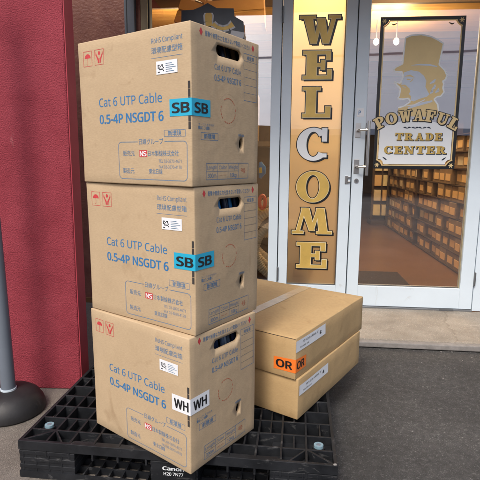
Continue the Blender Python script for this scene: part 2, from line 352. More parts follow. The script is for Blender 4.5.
# ---- display window left of the door
t = T('display_window', 'large display window behind the stacked cable boxes', 'window', (-.72, 0, 0), SF)
g = MB()
g.box(-.718, -.668, 0, .09, .3, 2.42, 'gold_frame'); g.box(-.666, -.655, .01, .08, .32, 2.35, 'seal')
g.box(-.718, .209, .001, .09, 2.342, 2.422, 'alu'); g.box(-.666, .209, .002, .09, .1, .165, 'alu')
g.build('window_frame', t, bevel=.003)
g = MB(); g.quad([(-.66, .04, .16), (.209, .04, .16), (.209, .04, 2.35), (-.66, .04, 2.35)], 'glass3'); g.build('glass_pane', t)
# dark ornamental board with gold key shape on the pane
BO = [(-.4271, 1.9521), (-.4216, 2.1374), (-.3365, 2.141), (-.2867, 2.1589), (-.237, 2.1831), (-.1746, 2.1484), (-.056, 2.1442), (-.0497, 2.092), (.0127, 2.0572), (.0222, 1.9387), (.0222, 1.80), (-.4271, 1.80)]
g = MB(); n = len(BO); vs = [(x, -.012, z) for x, z in BO]+[(x, .0, z) for x, z in BO]
g.add(vs, [tuple(range(n)), tuple(range(2*n-1, n-1, -1))]+[(i, (i+1) % n+0, (i+1) % n+n, i+n) for i in range(n)], 'navy')
bd = g.build('ornate_board', t)
bt = sub(bd, t)
def ribbon(mb, pts, wds, y, m):
    pts = [Vector(p) for p in pts]
    for i in range(len(pts)-1):
        a, b = pts[i], pts[i+1]; dd = (b-a).normalized(); nn = Vector((-dd.y, dd.x)); wa, wb = wds[i]/2, wds[i+1]/2
        mb.quad([(a.x-nn.x*wa, y, a.y-nn.y*wa), (b.x-nn.x*wb, y, b.y-nn.y*wb), (b.x+nn.x*wb, y, b.y+nn.y*wb), (a.x+nn.x*wa, y, a.y+nn.y*wa)], m)
g = MB(); K = [(-.231, 2.118), (-.231, 2.10), (-.231, 2.06), (-.226, 2.03)]; Q = [(-.20, 2.045), (-.17, 2.022), (-.13, 2.012), (-.09, 2.02), (-.060, 2.042)]
ribbon(g, K, [.058, .075, .066, .07], -.0135, 'white'); ribbon(g, Q, [.05, .045, .045, .045, .06], -.0138, 'white')
ribbon(g, K, [.036, .052, .044, .05], -.0145, 'gold'); ribbon(g, Q, [.026, .022, .022, .022, .036], -.0148, 'gold')
ribbon(g, [(-.075, 1.985), (.016, 1.96)], [.035, .05], -.0138, 'white')
g.build('gold_key_emblem', bt)

# ---- door frame posts, header, threshold, far jamb
t = T('door_frame', 'pale grey aluminium door frame round the welcome door and glass entrance door', 'door frame', (.21, 0, FL), SF)
g = MB(); g.box(.211, .278, -.012, .10, FL, 2.34, 'alu'); g.box(.2781, .2835, .02, .09, FL, 2.34, 'seal'); g.build('post', t, bevel=.004)
g = MB(); g.box(1.695, 1.86, -.012, .10, FL, 2.34, 'alu'); g.box(1.6905, 1.695, .02, .09, FL, 2.34, 'seal'); g.build('post', t, bevel=.004)
g = MB(); g.box(.211, 1.86, -.010, .10, 2.342, 2.42, 'alu'); g.build('header', t, bevel=.004)
g = MB(); g.box(.284, 1.69, -.03, .10, FL-.03, FL+.012, 'sill'); g.box(1.46, 1.56, -.034, -.03, FL-.01, FL+.016, 'hinge'); g.build('threshold', t, bevel=.003)
t = T('side_screen', 'pale grey framed panel at the right edge beyond the entrance door', 'panel', (1.862, 0, FL), SF)
g = MB(); g.box(1.862, 2.9, -.01, .08, FL, .2, 'alu'); g.box(1.862, 2.9, -.01, .08, 2.2, 2.42, 'alu'); g.box(2.83, 2.9, -.009, .08, .2, 2.2, 'alu'); g.build('frame', t, bevel=.003)
g = MB(); g.quad([(1.862, .03, .2), (2.83, .03, .2), (2.83, .03, 2.2), (1.862, .03, 2.2)], 'glass'); g.build('glass_pane', t)
g = MB(); g.box(2.905, 4.8, 0, .15, .006, 2.62, 'wallfar'); tagm(g.build('facade_wall', mw=SF), 'rust red wall to the right beyond the door panels, outside the frame', 'wall')

# ---- slab serif letters made of convex pieces
def ring(cx, cy, rx, ry, ix, iy, a0=0, a1=360): return ('a', cx, cy, rx, ry, ix, iy, a0, a1)
def rc(a, b, c, d_): return ('q', [(a, b), (c, b), (c, d_), (a, d_)])
G = {
 'E': [rc(.1,0,.38,1), rc(0,.88,.76,1), rc(0,0,.8,.12), rc(.38,.44,.56,.56), rc(.64,.68,.76,.88), rc(.68,.12,.8,.34), rc(.5,.33,.61,.67)],
 'L': [rc(.1,0,.38,1), rc(0,.9,.5,1), rc(0,0,.8,.12), rc(.66,.12,.8,.36)],
 'F': [rc(.1,0,.38,1), rc(0,.88,.76,1), rc(0,0,.52,.11), rc(.38,.44,.56,.56), rc(.64,.68,.76,.88), rc(.5,.33,.61,.67)],
 'W': [('q',[(.1,1),(.36,1),(.51,0),(.33,0)]), ('q',[(.40,0),(.51,0),(.66,.86),(.56,.86)]), ('q',[(.50,.9),(.74,.9),(.88,0),(.70,0)]), ('q',[(.77,0),(.88,0),(1.08,1),(.96,1)]), rc(0,.9,.46,1), rc(.86,.9,1.2,1)],
 'M': [('q',[(.10,0),(.21,0),(.40,1),(.29,1)]), ('q',[(.26,1),(.50,1),(.68,.12),(.52,.12)]), ('q',[(.54,.12),(.65,.12),(.84,1),(.74,1)]), ('q',[(.72,1),(.95,1),(1.08,0),(.82,0)]), rc(0,0,.34,.1), rc(.74,0,1.2,.1)],
 'C': [ring(.44,.5,.44,.51,.20,.41,38,322), rc(.68,.60,.80,1.0), rc(.70,.10,.80,.2)],
 'O': [ring(.46,.5,.46,.51,.20,.40)],
 'P': [rc(.1,0,.38,1), rc(0,0,.52,.11), rc(0,.9,.40,1), ring(.40,.70,.40,.30,.16,.19,-90,90), rc(.36,.9,.42,1)],
 'R': [rc(.1,0,.38,1), rc(0,0,.48,.11), rc(0,.9,.40,1), ring(.40,.72,.38,.28,.14,.17,-90,90), ('q',[(.40,.48),(.62,.48),(.88,0),(.64,0)]), rc(.66,0,.98,.1)],
 'A': [('q',[(.12,0),(.24,0),(.50,1),(.40,1)]), ('q',[(.36,1),(.58,1),(.88,0),(.62,0)]), rc(.24,.28,.72,.38), rc(0,0,.36,.1), rc(.52,0,1,.1)],
 'U': [rc(.1,.32,.36,1), rc(.66,.32,.78,1), rc(0,.9,.46,1), rc(.56,.9,.88,1), ring(.44,.34,.34,.35,.15,.22,180,360)],
 'T': [rc(.3,0,.58,1), rc(0,.88,.88,1), rc(0,.66,.12,.88), rc(.76,.66,.88,.88), rc(.18,0,.70,.1)],
 'D': [rc(.1,0,.38,1), rc(0,.9,.42,1), rc(0,0,.42,.1), ring(.40,.5,.46,.5,.20,.38,-90,90)],
 'N': [rc(.12,0,.24,1), ('q',[(.08,1),(.34,1),(.86,0),(.62,0)]), rc(.74,0,.86,1), rc(0,.9,.3,1), rc(0,0,.36,.1), rc(.62,.9,.98,1)],
}
GW = {'W': 1.2, 'M': 1.2, 'E': .8, 'L': .8, 'F': .76, 'C': .84, 'O': .92, 'P': .8, 'R': .98, 'A': 1, 'U': .88, 'T': .88, 'D': .86, 'N': .98}
def letter(mb, ch, place, m, y, grow=0, shift=(0, 0), sx=1, sy=1):
    """place(x, z) -> (s, z) of the pane; y = layer; grow in metres"""
    k = 0
    for gph in G[ch]:
        k += 1; yy = y-k*.00006
        if gph[0] == 'q':
            P = [Vector((x*sx, z*sy)) for x, z in gph[1]]
            if grow:
                n = len(P); Qs = []
                for i in range(n):
                    a, b, c = P[i-1], P[i], P[(i+1) % n]
                    d1 = (b-a).normalized(); d2 = (c-b).normalized()
                    ar = sum(P[j].x*P[(j+1) % n].y-P[(j+1) % n].x*P[j].y for j in range(n))
                    sg = 1 if ar > 0 else -1
                    n1 = Vector((d1.y, -d1.x))*sg; n2 = Vector((d2.y, -d2.x))*sg; h = (n1+n2); h = h/max(.35, h.dot(n1))
                    Qs.append(b+h*grow)
                P = Qs
            mb.quad([(lambda q: (q[0], yy, q[1]))(place(p.x+shift[0], p.y+shift[1])) for p in P], m)
        else:
            _, cx, cy, rx, ry, ix, iy, a0, a1 = gph; n = max(10, int((a1-a0)/10))
            for i in range(n):
                q = []
                for aa, (ax, ay) in ((a0+(a1-a0)*i/n, (rx*sx+grow, ry*sy+grow)), (a0+(a1-a0)*(i+1)/n, (rx*sx+grow, ry*sy+grow)), (a0+(a1-a0)*(i+1)/n, (ix*sx-grow, iy*sy-grow)), (a0+(a1-a0)*i/n, (ix*sx-grow, iy*sy-grow))):
                    z = place(cx*sx+ax*math.cos(R(aa))+shift[0], cy*sy+ay*math.sin(R(aa))+shift[1]); q.append((z[0], yy, z[1]))
                mb.quad(q, m)

# ---- the WELCOME door (narrow hinged panel)
t = T('welcome_door', 'narrow glazed door lettered WELCOME down its cream pane', 'door', (.284, 0, FL), SF)
g = MB(); g.box(.285, .352, -.016, .05, .06, 2.33, 'alu'); g.box(.713, .787, -.0165, .05, .06, 2.33, 'alu'); g.box(.352, .713, -.015, .05, .06, .202, 'alu'); g.box(.352, .713, -.015, .05, 2.25, 2.33, 'alu')
g.box(.353, .356, .004, .02, .204, 2.25, 'seal'); g.box(.709, .712, .004, .02, .204, 2.25, 'seal'); g.box(.356, .709, .0045, .02, .203, .206, 'seal')
fr = g.build('frame', t, bevel=.003)
g = MB(); g.quad([(.354, .014, .204), (.711, .014, .204), (.711, .014, 2.252), (.354, .014, 2.252)], 'glass2'); g.build('glass_pane', t)
g = MB(); g.quad([(.356, .030, .206), (.709, .030, .206), (.709, .030, 2.25), (.356, .030, 2.25)], 'cream'); g.build('backing_sheet', t)
for z0, z1 in ((2.04, 2.15), (.235, .335)):
    g = MB(); g.box(.2795, .291, -.030, -.012, z0, z1, 'hinge'); g.build('hinge', t, bevel=.003)
g = MB(); g.box(.748, .768, -.026, -.016, .955, 1.01, 'steel'); g.box(.766, .785, -.03, -.0165, .962, .972, 'steel'); g.box(.766, .785, -.03, -.0165, .994, 1.004, 'steel'); g.build('latch', t, bevel=.002)
for ch, s0, s1, z0, z1 in (('W', .402, .675, 1.912, 2.092), ('E', .430, .628, 1.676, 1.864), ('L', .434, .628, 1.416, 1.622), ('C', .405, .622, 1.118, 1.340), ('O', .408, .640, .818, 1.036), ('M', .384, .672, .584, .772), ('E', .422, .642, .326, .518)):
    W_ = GW[ch]; sx = (s1-s0)/W_; sy = z1-z0
    pl = lambda x, z, s0=s0, z0=z0: (s0+x, z0+z)
    g = MB()
    letter(g, ch, pl, 'black', .0125, .009, (0, 0), sx, sy); letter(g, ch, pl, 'white' if ch == 'C' else 'palegold_line', .0120, .003, (0, 0), sx, sy)
    letter(g, ch, pl, 'black', .0131, .004, (.012, -.011), sx, sy)
    letter(g, ch, pl, 'white' if ch == 'C' else 'gold', .0115, 0, (0, 0), sx, sy)
    o = g.build('letter', t)
    if ch == 'C': o['label'] = 'white letter C'

# ---- the entrance door
t = T('entrance_door', 'wide glass entrance door with gold top hat sign and steel pull handle', 'door', (.79, 0, FL), SF)
g = MB(); g.box(.7885, .794, .01, .05, .06, 2.33, 'seal'); g.box(.795, .875, -.016, .05, .06, 2.33, 'alu'); g.box(1.60, 1.688, -.0162, .05, .06, 2.33, 'alu'); g.box(.875, 1.60, -.015, .05, .06, .208, 'alu'); g.box(.875, 1.60, -.015, .05, 2.25, 2.33, 'alu')
g.box(.876, .879, .004, .02, .211, 2.25, 'seal'); g.box(1.594, 1.599, .003, .02, .211, 2.25, 'gold_frame'); g.box(.879, 1.594, .0045, .02, .209, .213, 'seal')
fr = g.build('frame', t, bevel=.003)
g = MB(); g.quad([(.877, .014, .21), (1.597, .014, .21), (1.597, .014, 2.252), (.877, .014, 2.252)], 'glass'); g.build('glass_pane', t)
g = MB(); g.box(1.687, 1.699, -.030, -.012, .235, .335, 'hinge'); g.build('hinge', t, bevel=.003)
g = MB(); g.box(1.687, 1.699, -.030, -.012, 2.03, 2.14, 'hinge'); g.build('hinge', t, bevel=.003)
g = MB(); g.tube([(.888, -.075, 1.015), (.888, -.075, 1.385)], .011, 'steel', 16); h = g.build('pull_handle', t, smooth=True); ht = sub(h, t)
for z in (1.325, 1.075):
    g = MB(); g.box(.806, .842, -.020, -.016, z-.05, z+.05, 'steel'); g.tube([(.824, -.02, z), (.824, -.062, z), (.83, -.072, z), (.888, -.075, z)], .0085, 'steel', 12); g.build('bracket', ht, bevel=.001)
g = MB(); g.tube([(.880, .10, 1.015), (.880, .10, 1.385)], .011, 'steel', 16)
for z in (1.325, 1.075): g.tube([(.850, .05, z), (.850, .09, z), (.880, .10, z)], .0085, 'steel', 10)
g.build('inner_pull_handle', t, smooth=True)
g = MB(); g.tube([(.828, -.016, .976), (.828, -.024, .976)], .0155, 'steel', 24); g.tube([(.828, -.024, .976), (.828, -.026, .976)], .007, 'hinge', 16); g.build('lock_cylinder', t, smooth=True)
g = MB(); g.box(.812, .858, -.0185, -.0162, 1.418, 1.474, 'whitep'); xf = lambda u, v: (u, -.019, v); text(g, 'P', .822, .836, 1.432, .027, 'blue', xf, .02); g.build('small_notice', t)
# -- sign on the glass
g = MB()
s0, s1, z0, z1 = .944, 1.502, 1.062, 2.076; B_ = .021
def bar(a, b, c, d_, y, m): g.quad([(a, y, c), (b, y, c), (b, y, d_), (a, y, d_)], m)
bar(s0, s0+B_, z0, z1, .0130, 'black'); bar(s1-B_, s1, z0, z1, .0130, 'black'); bar(s0+B_, s1-B_, z1-B_, z1, .0130, 'black'); bar(s0+B_, s1-B_, z0, z0+B_, .0130, 'black')
bar(s0+B_, s0+B_+.008, z0+.06, z1-.06, .0130, 'goldpale'); bar(s1-B_-.008, s1-B_, z0+.06, z1-.06, .0130, 'goldpale'); bar(s0+.06, s1-.06, z1-B_-.008, z1-B_, .0130, 'goldpale'); bar(s0+.06, s1-.06, z0+B_, z0+B_+.008, .0130, 'goldpale')
for cx, cz, dx, dz in ((s0, z0, 1, 1), (s1, z0, -1, 1), (s0, z1, 1, -1), (s1, z1, -1, -1)):
    arc = [(cx+dx*.062*math.sin(R(a)), cz+dz*.062*math.cos(R(a))) for a in range(0, 91, 15)]
    poly = [(cx+dx*.004, cz+dz*.004)]+arc
    g.quad([(x, .0127, z) for x, z in poly], 'black')
    arc2 = [(cx+dx*.067*math.sin(R(a)), cz+dz*.067*math.cos(R(a))) for a in range(16, 76, 10)]
    ribbon(g, arc2, [.008]*len(arc2), .0124, 'goldpale')
    ox, oz = cx+dx*.026, cz+dz*.026
    for a in (0, 60, 120): ribbon(g, [(ox-.017*math.cos(R(a)), oz-.017*math.sin(R(a))), (ox, oz), (ox+.017*math.cos(R(a)), oz+.017*math.sin(R(a)))], [.004, .009, .004], .0122-a*.000001, 'goldpale')
    # little scroll beside the corner
    q = [(cx+dx*(.075+.012*i), cz+dz*(.045+.006*math.sin(i*1.4))) for i in range(4)] if cz == z1 else [(cx+dx*(.062+.014*i), cz+dz*(.082-.010*i)) for i in range(3)]
    ribbon(g, q, [.003, .010, .007, .002][:len(q)], .0113, 'black' if cz == z1 else 'navy')
sg = g.build('sign', t); sg['label'] = 'black and gold bordered sign on the glass'; st = sub(sg, t)
SIL = [(1.1142,1.9403),(1.1518,1.9562),(1.217,1.9605),(1.283,1.9457),(1.3276,1.9242),(1.3668,1.9007),(1.3474,1.7654),(1.3878,1.7267),(1.404,1.6938),(1.3968,1.6669),(1.3788,1.6564),(1.3876,1.6377),(1.3836,1.6127),(1.3929,1.5851),(1.3757,1.5581),(1.3484,1.5531),(1.3306,1.537),(1.3568,1.5033),(1.367,1.4588),(1.3559,1.4201),(1.0985,1.4244),(1.0938,1.4805),(1.1292,1.491),(1.1725,1.5213),(1.1603,1.5437),(1.1214,1.5389),(1.0855,1.5419),(1.0948,1.5583),(1.1018,1.6024),(1.0956,1.6157),(1.0783,1.6304),(1.0583,1.6529),(1.1,1.6442),(1.1047,1.6628),(1.1157,1.6899),(1.1054,1.7207),(1.0576,1.7219),(1.047,1.7352),(1.0619,1.7512),(1.1053,1.7718)]
FACE = [(1.1189,1.716),(1.1626,1.7301),(1.2182,1.7201),(1.2527,1.692),(1.271,1.6589),(1.2675,1.6207),(1.2858,1.5874),(1.2978,1.5707),(1.282,1.5545),(1.2383,1.5421),(1.1948,1.5231),(1.1722,1.529),(1.1764,1.5566),(1.1589,1.5736),(1.1693,1.5899),(1.1571,1.6122),(1.1178,1.6185),(1.1048,1.6353),(1.1103,1.6626),(1.1204,1.6843)]
def poly(mb, P, y, m):
    from mathutils.geometry import tessellate_polygon
    tr = tessellate_polygon([[Vector((x, z, 0)) for x, z in P]])
    mb.add([(x, y, z) for x, z in P], [tuple(a) for a in tr], m)
g = MB(); poly(g, SIL, .0120, 'goldpale'); poly(g, FACE, .0116, 'paleblue')
ol = SIL[:19]; ribbon(g, ol, [.010]*len(ol), .0114, 'white'); ol = SIL[21:]+SIL[:1]; ribbon(g, ol, [.010]*len(ol), .0114, 'white')
ribbon(g, [(1.165, 1.762), (1.22, 1.766), (1.28, 1.764), (1.335, 1.752)], [.002, .010, .012, .006], .0112, 'paleblue')      # hat band
ribbon(g, [(1.125, 1.690), (1.16, 1.695), (1.19, 1.682)], [.004, .012, .002], .0112, 'goldpale'); ribbon(g, [(1.14, 1.670), (1.165, 1.668)], [.010, .004], .0112, 'goldpale')
ribbon(g, [(1.16, 1.652), (1.175, 1.662), (1.182, 1.678)], [.003, .006, .003], .0112, 'goldpale')
ribbon(g, [(1.095, 1.632), (1.13, 1.628), (1.165, 1.604)], [.004, .014, .003], .0111, 'goldpale')
for a, b in (((1.295, 1.64), (1.33, 1.67)), ((1.31, 1.60), (1.33, 1.635)), ((1.335, 1.58), (1.355, 1.61)), ((1.30, 1.575), (1.315, 1.60))): ribbon(g, [a, ((a[0]+b[0])/2+.008, (a[1]+b[1])/2), b], [.006, .020, .005], .0113, 'paleblue')
ribbon(g, [(1.16, 1.478), (1.25, 1.508), (1.32, 1.525)], [.010, .018, .012], .0112, 'paleblue'); ribbon(g, [(1.13, 1.49), (1.2, 1.50), (1.27, 1.535)], [.004, .009, .006], .0111, 'whitep')
g.build('top_hat_portrait', st)
g = MB(); xa, xb = s0+B_+.012, s1-B_-.012
P = [(xa+.035, z0+B_+.012), (xb-.035, z0+B_+.012)]+[(xb-.035*math.cos(R(a)), z0+B_+.012+.035*math.sin(R(a))) for a in (30, 60, 90)]+[(xb, 1.36)]+[(xb-(xb-xa)*i/14, 1.345+.055*math.sin(math.pi*i/14)) for i in range(1, 14)]+[(xa, 1.36)]+[(xa+.035*math.sin(R(a)), z0+B_+.012+.035*math.cos(R(a))) for a in (0, 30, 60)]
P = [p for i, p in enumerate(P) if i == 0 or (Vector(p)-Vector(P[i-1])).length > 1e-5]
poly(g, P, .0120, 'white')
n = len(P)
g.build('white_panel', st)
g = MB()
for ch, cs, cz, an in (('P', .9728, 1.381, 30), ('O', 1.0511, 1.408, 17), ('W', 1.1449, 1.425, 8), ('A', 1.2356, 1.4295, 0), ('F', 1.3126, 1.425, -8), ('U', 1.397, 1.4055, -17), ('L', 1.475, 1.374, -28)):
    hh = .076; ww = GW[ch]*hh*(.94 if ch in 'WA' else 1.10)
    def pl(x, z, cs=cs, cz=cz, an=an, ww=ww, hh=hh):
        x -= ww/2; z -= hh/2; return (cs+x*math.cos(R(an))-z*math.sin(R(an)), cz+x*math.sin(R(an))+z*math.cos(R(an)))
    sx = ww/GW[ch]
    letter(g, ch, pl, 'black', .0105, .0055, (0, 0), sx, hh); letter(g, ch, pl, 'black', .0106, .003, (.006, -.005), sx, hh); letter(g, ch, pl, 'goldpale', .0098, .001, (0, 0), sx, hh)
def line(word, a, b, zb, hh):
    tot = sum(GW[c] for c in word)+.16*(len(word)-1); sc = (b-a)/tot; x = a
    for ch in word:
        pl = lambda u, v, x=x: (x+u, zb+v)
        letter(g, ch, pl, 'navy', .0105, .0028, (.0035, -.003), sc, hh); letter(g, ch, pl, 'gold', .0098, .0008, (0, 0), sc, hh); x += (GW[ch]+.16)*sc
line('TRADE', 1.085, 1.402, 1.260, .050); line('CENTER', 1.014, 1.438, 1.168, .052)
for i, x in enumerate((1.15, 1.175, 1.205, 1.228, 1.25, 1.28, 1.31)):
    ribbon(g, [(x-.013, 1.344+.003*(-1)**i), (x, 1.348), (x+.013, 1.344-.003*(-1)**i)], [.003, .011, .003], .0113-.00002*i, 'navy')
g.build('sign_lettering', st)

# ================================================================== INSIDE THE SHOP
bt_ = T('stock_box', 'brown stock box with price card stacked on the shop shelving', 'box', (0, 0, 0), SF, 'stock boxes with price cards inside the shop')
g = MB(); g.box(0, .40, .0, .20, 0, .155, 'bin'); bb = g.build('carton', bt_, bevel=.004)
g = MB(); g.box(-.004, 0, .025, .165, .035, .105, 'amber'); cc = g.build('price_card', bt_)
g = MB(); g.box(-.004, 0, .025, .165, .035, .105, 'amber2'); me2 = g.build('tmp'); m2 = me2.data; bpy.data.objects.remove(me2)
g = MB(); g.box(-.004, 0, .015, .15, .03, .115, 'palecard'); me3 = g.build('tmp'); m3 = me3.data; bpy.data.objects.remove(me3)
first = True
for col in range(16):
    for row in range(8):
        if random.random() < .05 and row > 2: continue
        s, d_, z = 2.02-.0*col + random.uniform(-.03, .03), 1.15+col*.212+random.uniform(-.006, .006), .06+row*.165
        if first: r_, a_, c_ = bt_.o, bb, cc; first = False
        else:
            r_ = bt_.o.copy(); C.objects.link(r_); a_ = bb.copy(); C.objects.link(a_); a_.parent = r_; c_ = cc.copy(); C.objects.link(c_); c_.parent = r_
        r_.matrix_world = SF @ Matrix.Translation((s, d_, z)) @ Matrix.Rotation(random.uniform(-.03, .03), 4, 'Z')
        q = random.random(); c_.data = cc.data if q < .45 else (m2 if q < .7 else m3)
t = T('shelf_rack', 'long brown shelving along the right side inside the shop', 'shelf', (1.98, 1.1, FL), SF)
for row in range(9):
    g = MB(); g.box(1.995, 2.5, 1.1, 4.62, .0505+row*.165, .0595+row*.165, 'darkwood'); g.build('shelf', t)
for y in (1.07, 2.84, 4.63):
    g = MB(); g.box(1.985, 2.5, y, y+.03, FL, 1.58, 'darkwood'); g.build('upright', t)
# low counter and freestanding frame deep inside
t = T('counter', 'dark wooden counter deep inside the shop behind the door glass', 'counter', (.9, 5.6, FL), SF)
g = MB(); g.box(.5, 1.5, 5.6, 6.2, FL, .90, 'darkwood'); g.build('cabinet', t); g = MB(); g.box(.45, 1.55, 5.55, 6.25, .902, .94, 'wood'); g.build('worktop', t)
for k, (a, b) in enumerate(((.62, .9), (1.2, 1.42))):
    g = MB(); g.box(a, b, 5.60, 5.9, .942, 1.14+.05*k, 'bin'); g.box(a+.05, b-.05, 5.596, 5.5995, .98, 1.08, 'palecard')
    tagm(g.build('display_box', mw=SF), ('small' if k == 0 else 'taller')+' brown display box on the dark counter, '+('left' if k == 0 else 'right')+' end', 'box')
t = T('display_stand', 'narrow stand of amber packets in the middle of the shop floor', 'stand', (1.90, 4.75, FL), SF)
g = MB(); g.box(1.78, 2.12, 4.9, 4.94, FL, 1.5, 'darkwood'); g.box(1.76, 2.14, 4.72, 5.1, FL, .12, 'darkwood'); g.build('back_panel', t)
for i in range(5):
    for j in range(2):
        g = MB(); g.box(1.81+j*.14, 1.92+j*.14, 4.82, 4.898, .2+i*.25, .38+i*.25, ['amber', 'palecard', 'amber2'][(i+j) % 3]); g.build('packet', t)
g = MB(); g.box(.80, 1.42, .25, 1.15, FL, FL+.012, 'mat'); tagm(g.build('doormat', mw=SF), 'dark brown doormat on the floor just inside the glass door', 'doormat')
# hanging bulbs, lit
lamps = [(1.38, 2.8, 2.55), (1.62, 2.8, 2.55), (1.45, 1.3, 2.66), (1.70, 1.3, 2.68), (.53, .42, 2.40), (-.9, 2.2, 2.45)]
LB = ['bare bulb hanging deep in the shop, left of the lit pair behind the hat sign', 'bare bulb hanging deep in the shop, right of the lit pair behind the hat sign', 'bulb hanging above the sign near the door top', 'bulb hanging nearest the stock shelves above the sign', 'bulb hanging behind the cream welcome door', 'bulb hanging inside behind the display window']
for i, (s, d_, z) in enumerate(lamps):
    t = T('pendant_bulb', LB[i], 'lamp', (s, d_, z), SF, 'lit bulbs hanging inside the shop')
    g = MB(); n = 12; g.lathe([(.004, z-.045), (.022, z-.035), (.034, z-.01), (.030, z+.015), (.015, z+.035)], 'bulb', s, d_, 16); g.build('bulb', t, smooth=True)
    g = MB(); g.tube([(s, d_, z+.036), (s, d_, 2.795)], .006, 'seal', 8); g.build('cord', t)
    l = bpy.data.lights.new('bulb_light', 'POINT'); l.energy = 9 if i == 4 else 32; l.color = (1, .72, .40) if i == 4 else (1, .76, .48); l.shadow_soft_size = .08
    lo = bpy.data.objects.new('bulb_light', l); C.objects.link(lo); lo.parent = t.o; lo.location = (0, -.06, -.07)
# display window contents
t = T('display_shelf', 'dark brown shelf unit standing behind the display window', 'shelf', (-.6, .2, FL), SF)
g = MB(); g.box(-.70, .30, .62, .66, FL, 1.5, 'darkwood'); g.build('back_panel', t)
for z in (.62, 1.22):
    g = MB(); g.box(-.68, .10 if z < 1 else .28, .20, .62, z, z+.035, 'bin'); g.build('shelf', t)
for k, (cx, cy, cz, rr, lab) in enumerate(((.33, .16, .42, .225, 'beige ribbed hose coil standing nearest the window glass'), (.315, .24, .50, .245, 'beige ribbed hose coil leaning just behind the nearest coil'), (.30, .32, .56, .25, 'beige ribbed hose coil standing highest at the back'), (.20, .40, .30, .22, 'beige ribbed hose coil lowest and farthest from the glass'))):
    g = MB(); rad = []; pts = []
    for i in range(150):
        a = 2*math.pi*i/150; pts.append((cx+rr*math.cos(a), cy+.02*math.sin(a*2+k), cz+rr*math.sin(a))); rad.append(.036 if i % 2 else .032)
    g.tube(pts, rad, 'hose', 12, closed=True); tagm(g.build('hose_coil', mw=SF, smooth=True), lab, 'hose coil', 'beige hose coils in the display window')
g = MB(); g.tube([(.06, .3, .68), (.06, .3, .84)], [.06, .05], 'hose', 16); g.tube([(.06, .3, .655), (.06, .3, .68)], .07, 'hose', 16); tagm(g.build('hose_fitting', mw=SF, smooth=True), 'beige plastic fitting standing on the lower window shelf', 'pipe fitting')
g = MB(); pts = [(.155+.022*math.cos(2*math.pi*i/16), .13, .80+.05*math.sin(2*math.pi*i/16)) for i in range(16)]; g.tube(pts, .014, 'safety', 8, closed=True); g.box(.12, .175, .125, .15, .735, .765, 'yellow'); tagm(g.build('plastic_reel', mw=SF, smooth=True), 'orange and yellow plastic reel hanging by the window edge', 'reel')
g = MB(); g.tube([(.135, .13, 1.10), (.15, .13, 1.06), (.15, .13, 1.02), (.135, .13, .98)], [.012, .028, .028, .010], 'skyblue', 10); g.tube([(.138, .10, 1.06), (.140, .10, 1.02)], .012, 'yellow', 8); tagm(g.build('blue_pouch', mw=SF, smooth=True), 'small blue and yellow pouch hanging behind the display window', 'pouch')
for k, (a, b, z0_, z1_) in enumerate(((-.60, -.30, 1.26, 1.55), (-.26, .10, 1.26, 1.62))):
    g = MB(); g.box(a, b, .25, .55, z0_, z1_, 'bin'); tagm(g.build('window_box', mw=SF, bevel=.004), ('left' if k == 0 else 'right')+' brown box on the upper window shelf, hidden behind the stack', 'box')
# upper wooden crates seen over the top box
for k, (a, b, rot) in enumerate(((-.62, -.42, .35), (-.38, .12, -.06))):
    t = T('wooden_crate', ('tilted narrow' if k == 0 else 'wide')+' golden wooden crate hanging high behind the display window', 'crate', ((a+b)/2, .7, 2.45), SF @ Matrix.Translation(((a+b)/2, .7, 2.3)) @ Matrix.Rotation(rot, 4, 'Y') @ Matrix.Translation((-(a+b)/2, -.7, -2.3)))
    for z in (2.22, 2.33, 2.44):
        g = MB(); g.box(a, b, .70, .72, z, z+.095, 'wood'); g.build('slat', t, bevel=.003)
    g = MB(); g.box(a, a+.03, .722, 1.0, 2.22, 2.53, 'wood'); g.box(b-.03, b, .722, 1.0, 2.22, 2.53, 'wood'); g.build('side_panel', t)

# ================================================================== ACROSS THE STREET (behind the camera; only reflected)
t = T('warehouse_building', 'unseen low warehouse across the street, pale grey metal roof pitched to brighten its reflection in the glass', 'building', (0, -10, 0))
g = MB(); g.box(-30, 26, -22, -10.4, 0.01, 2.1, 'hedge'); g.build('wall', t)
g = MB(); RF = lambda x, k, o=0: (x, -10-12*k, 2.15+7.6*k+o)  # roof pitched to catch sun and sky, brightening the band reflected in the glass
g.add([RF(-31, 0), RF(27, 0), RF(27, 1), RF(-31, 1), RF(-31, 0, -.2), RF(27, 0, -.2), RF(27, 1, -.2), RF(-31, 1, -.2)], [(0, 1, 2, 3), (7, 6, 5, 4), (0, 4, 5, 1), (2, 6, 7, 3), (1, 5, 6, 2), (0, 3, 7, 4)], 'siding')
g.build('roof', t)
g = MB()
for k in (.43,): g.add([RF(-31, k, .01), RF(27, k+.03, .01), RF(27, k+.037, .07), RF(-31, k+.007, .07)], [(0, 1, 2, 3)], 'siding2')
g.build('roof_seam', t)
# ================================================================== THE RED WING WALL
wx = Matrix.Translation((-.768, 2.205, 0)) @ Matrix.Rotation(-.03, 4, 'Z')
t = T('wing_wall', 'deep red stucco wall end standing left of the stacked boxes', 'wall', (0, 0, 0), wx)
g = MB(); g.box(-2.6, -.0015, 0, .105, 0.005, 3.6, 'stucco'); g.build('stucco_face', t, bevel=.006)
g = MB(); g.box(-.001, .003, 0.004, .1055, 0.005, 3.6, 'stucco_side'); g.build('edge_strip', t)

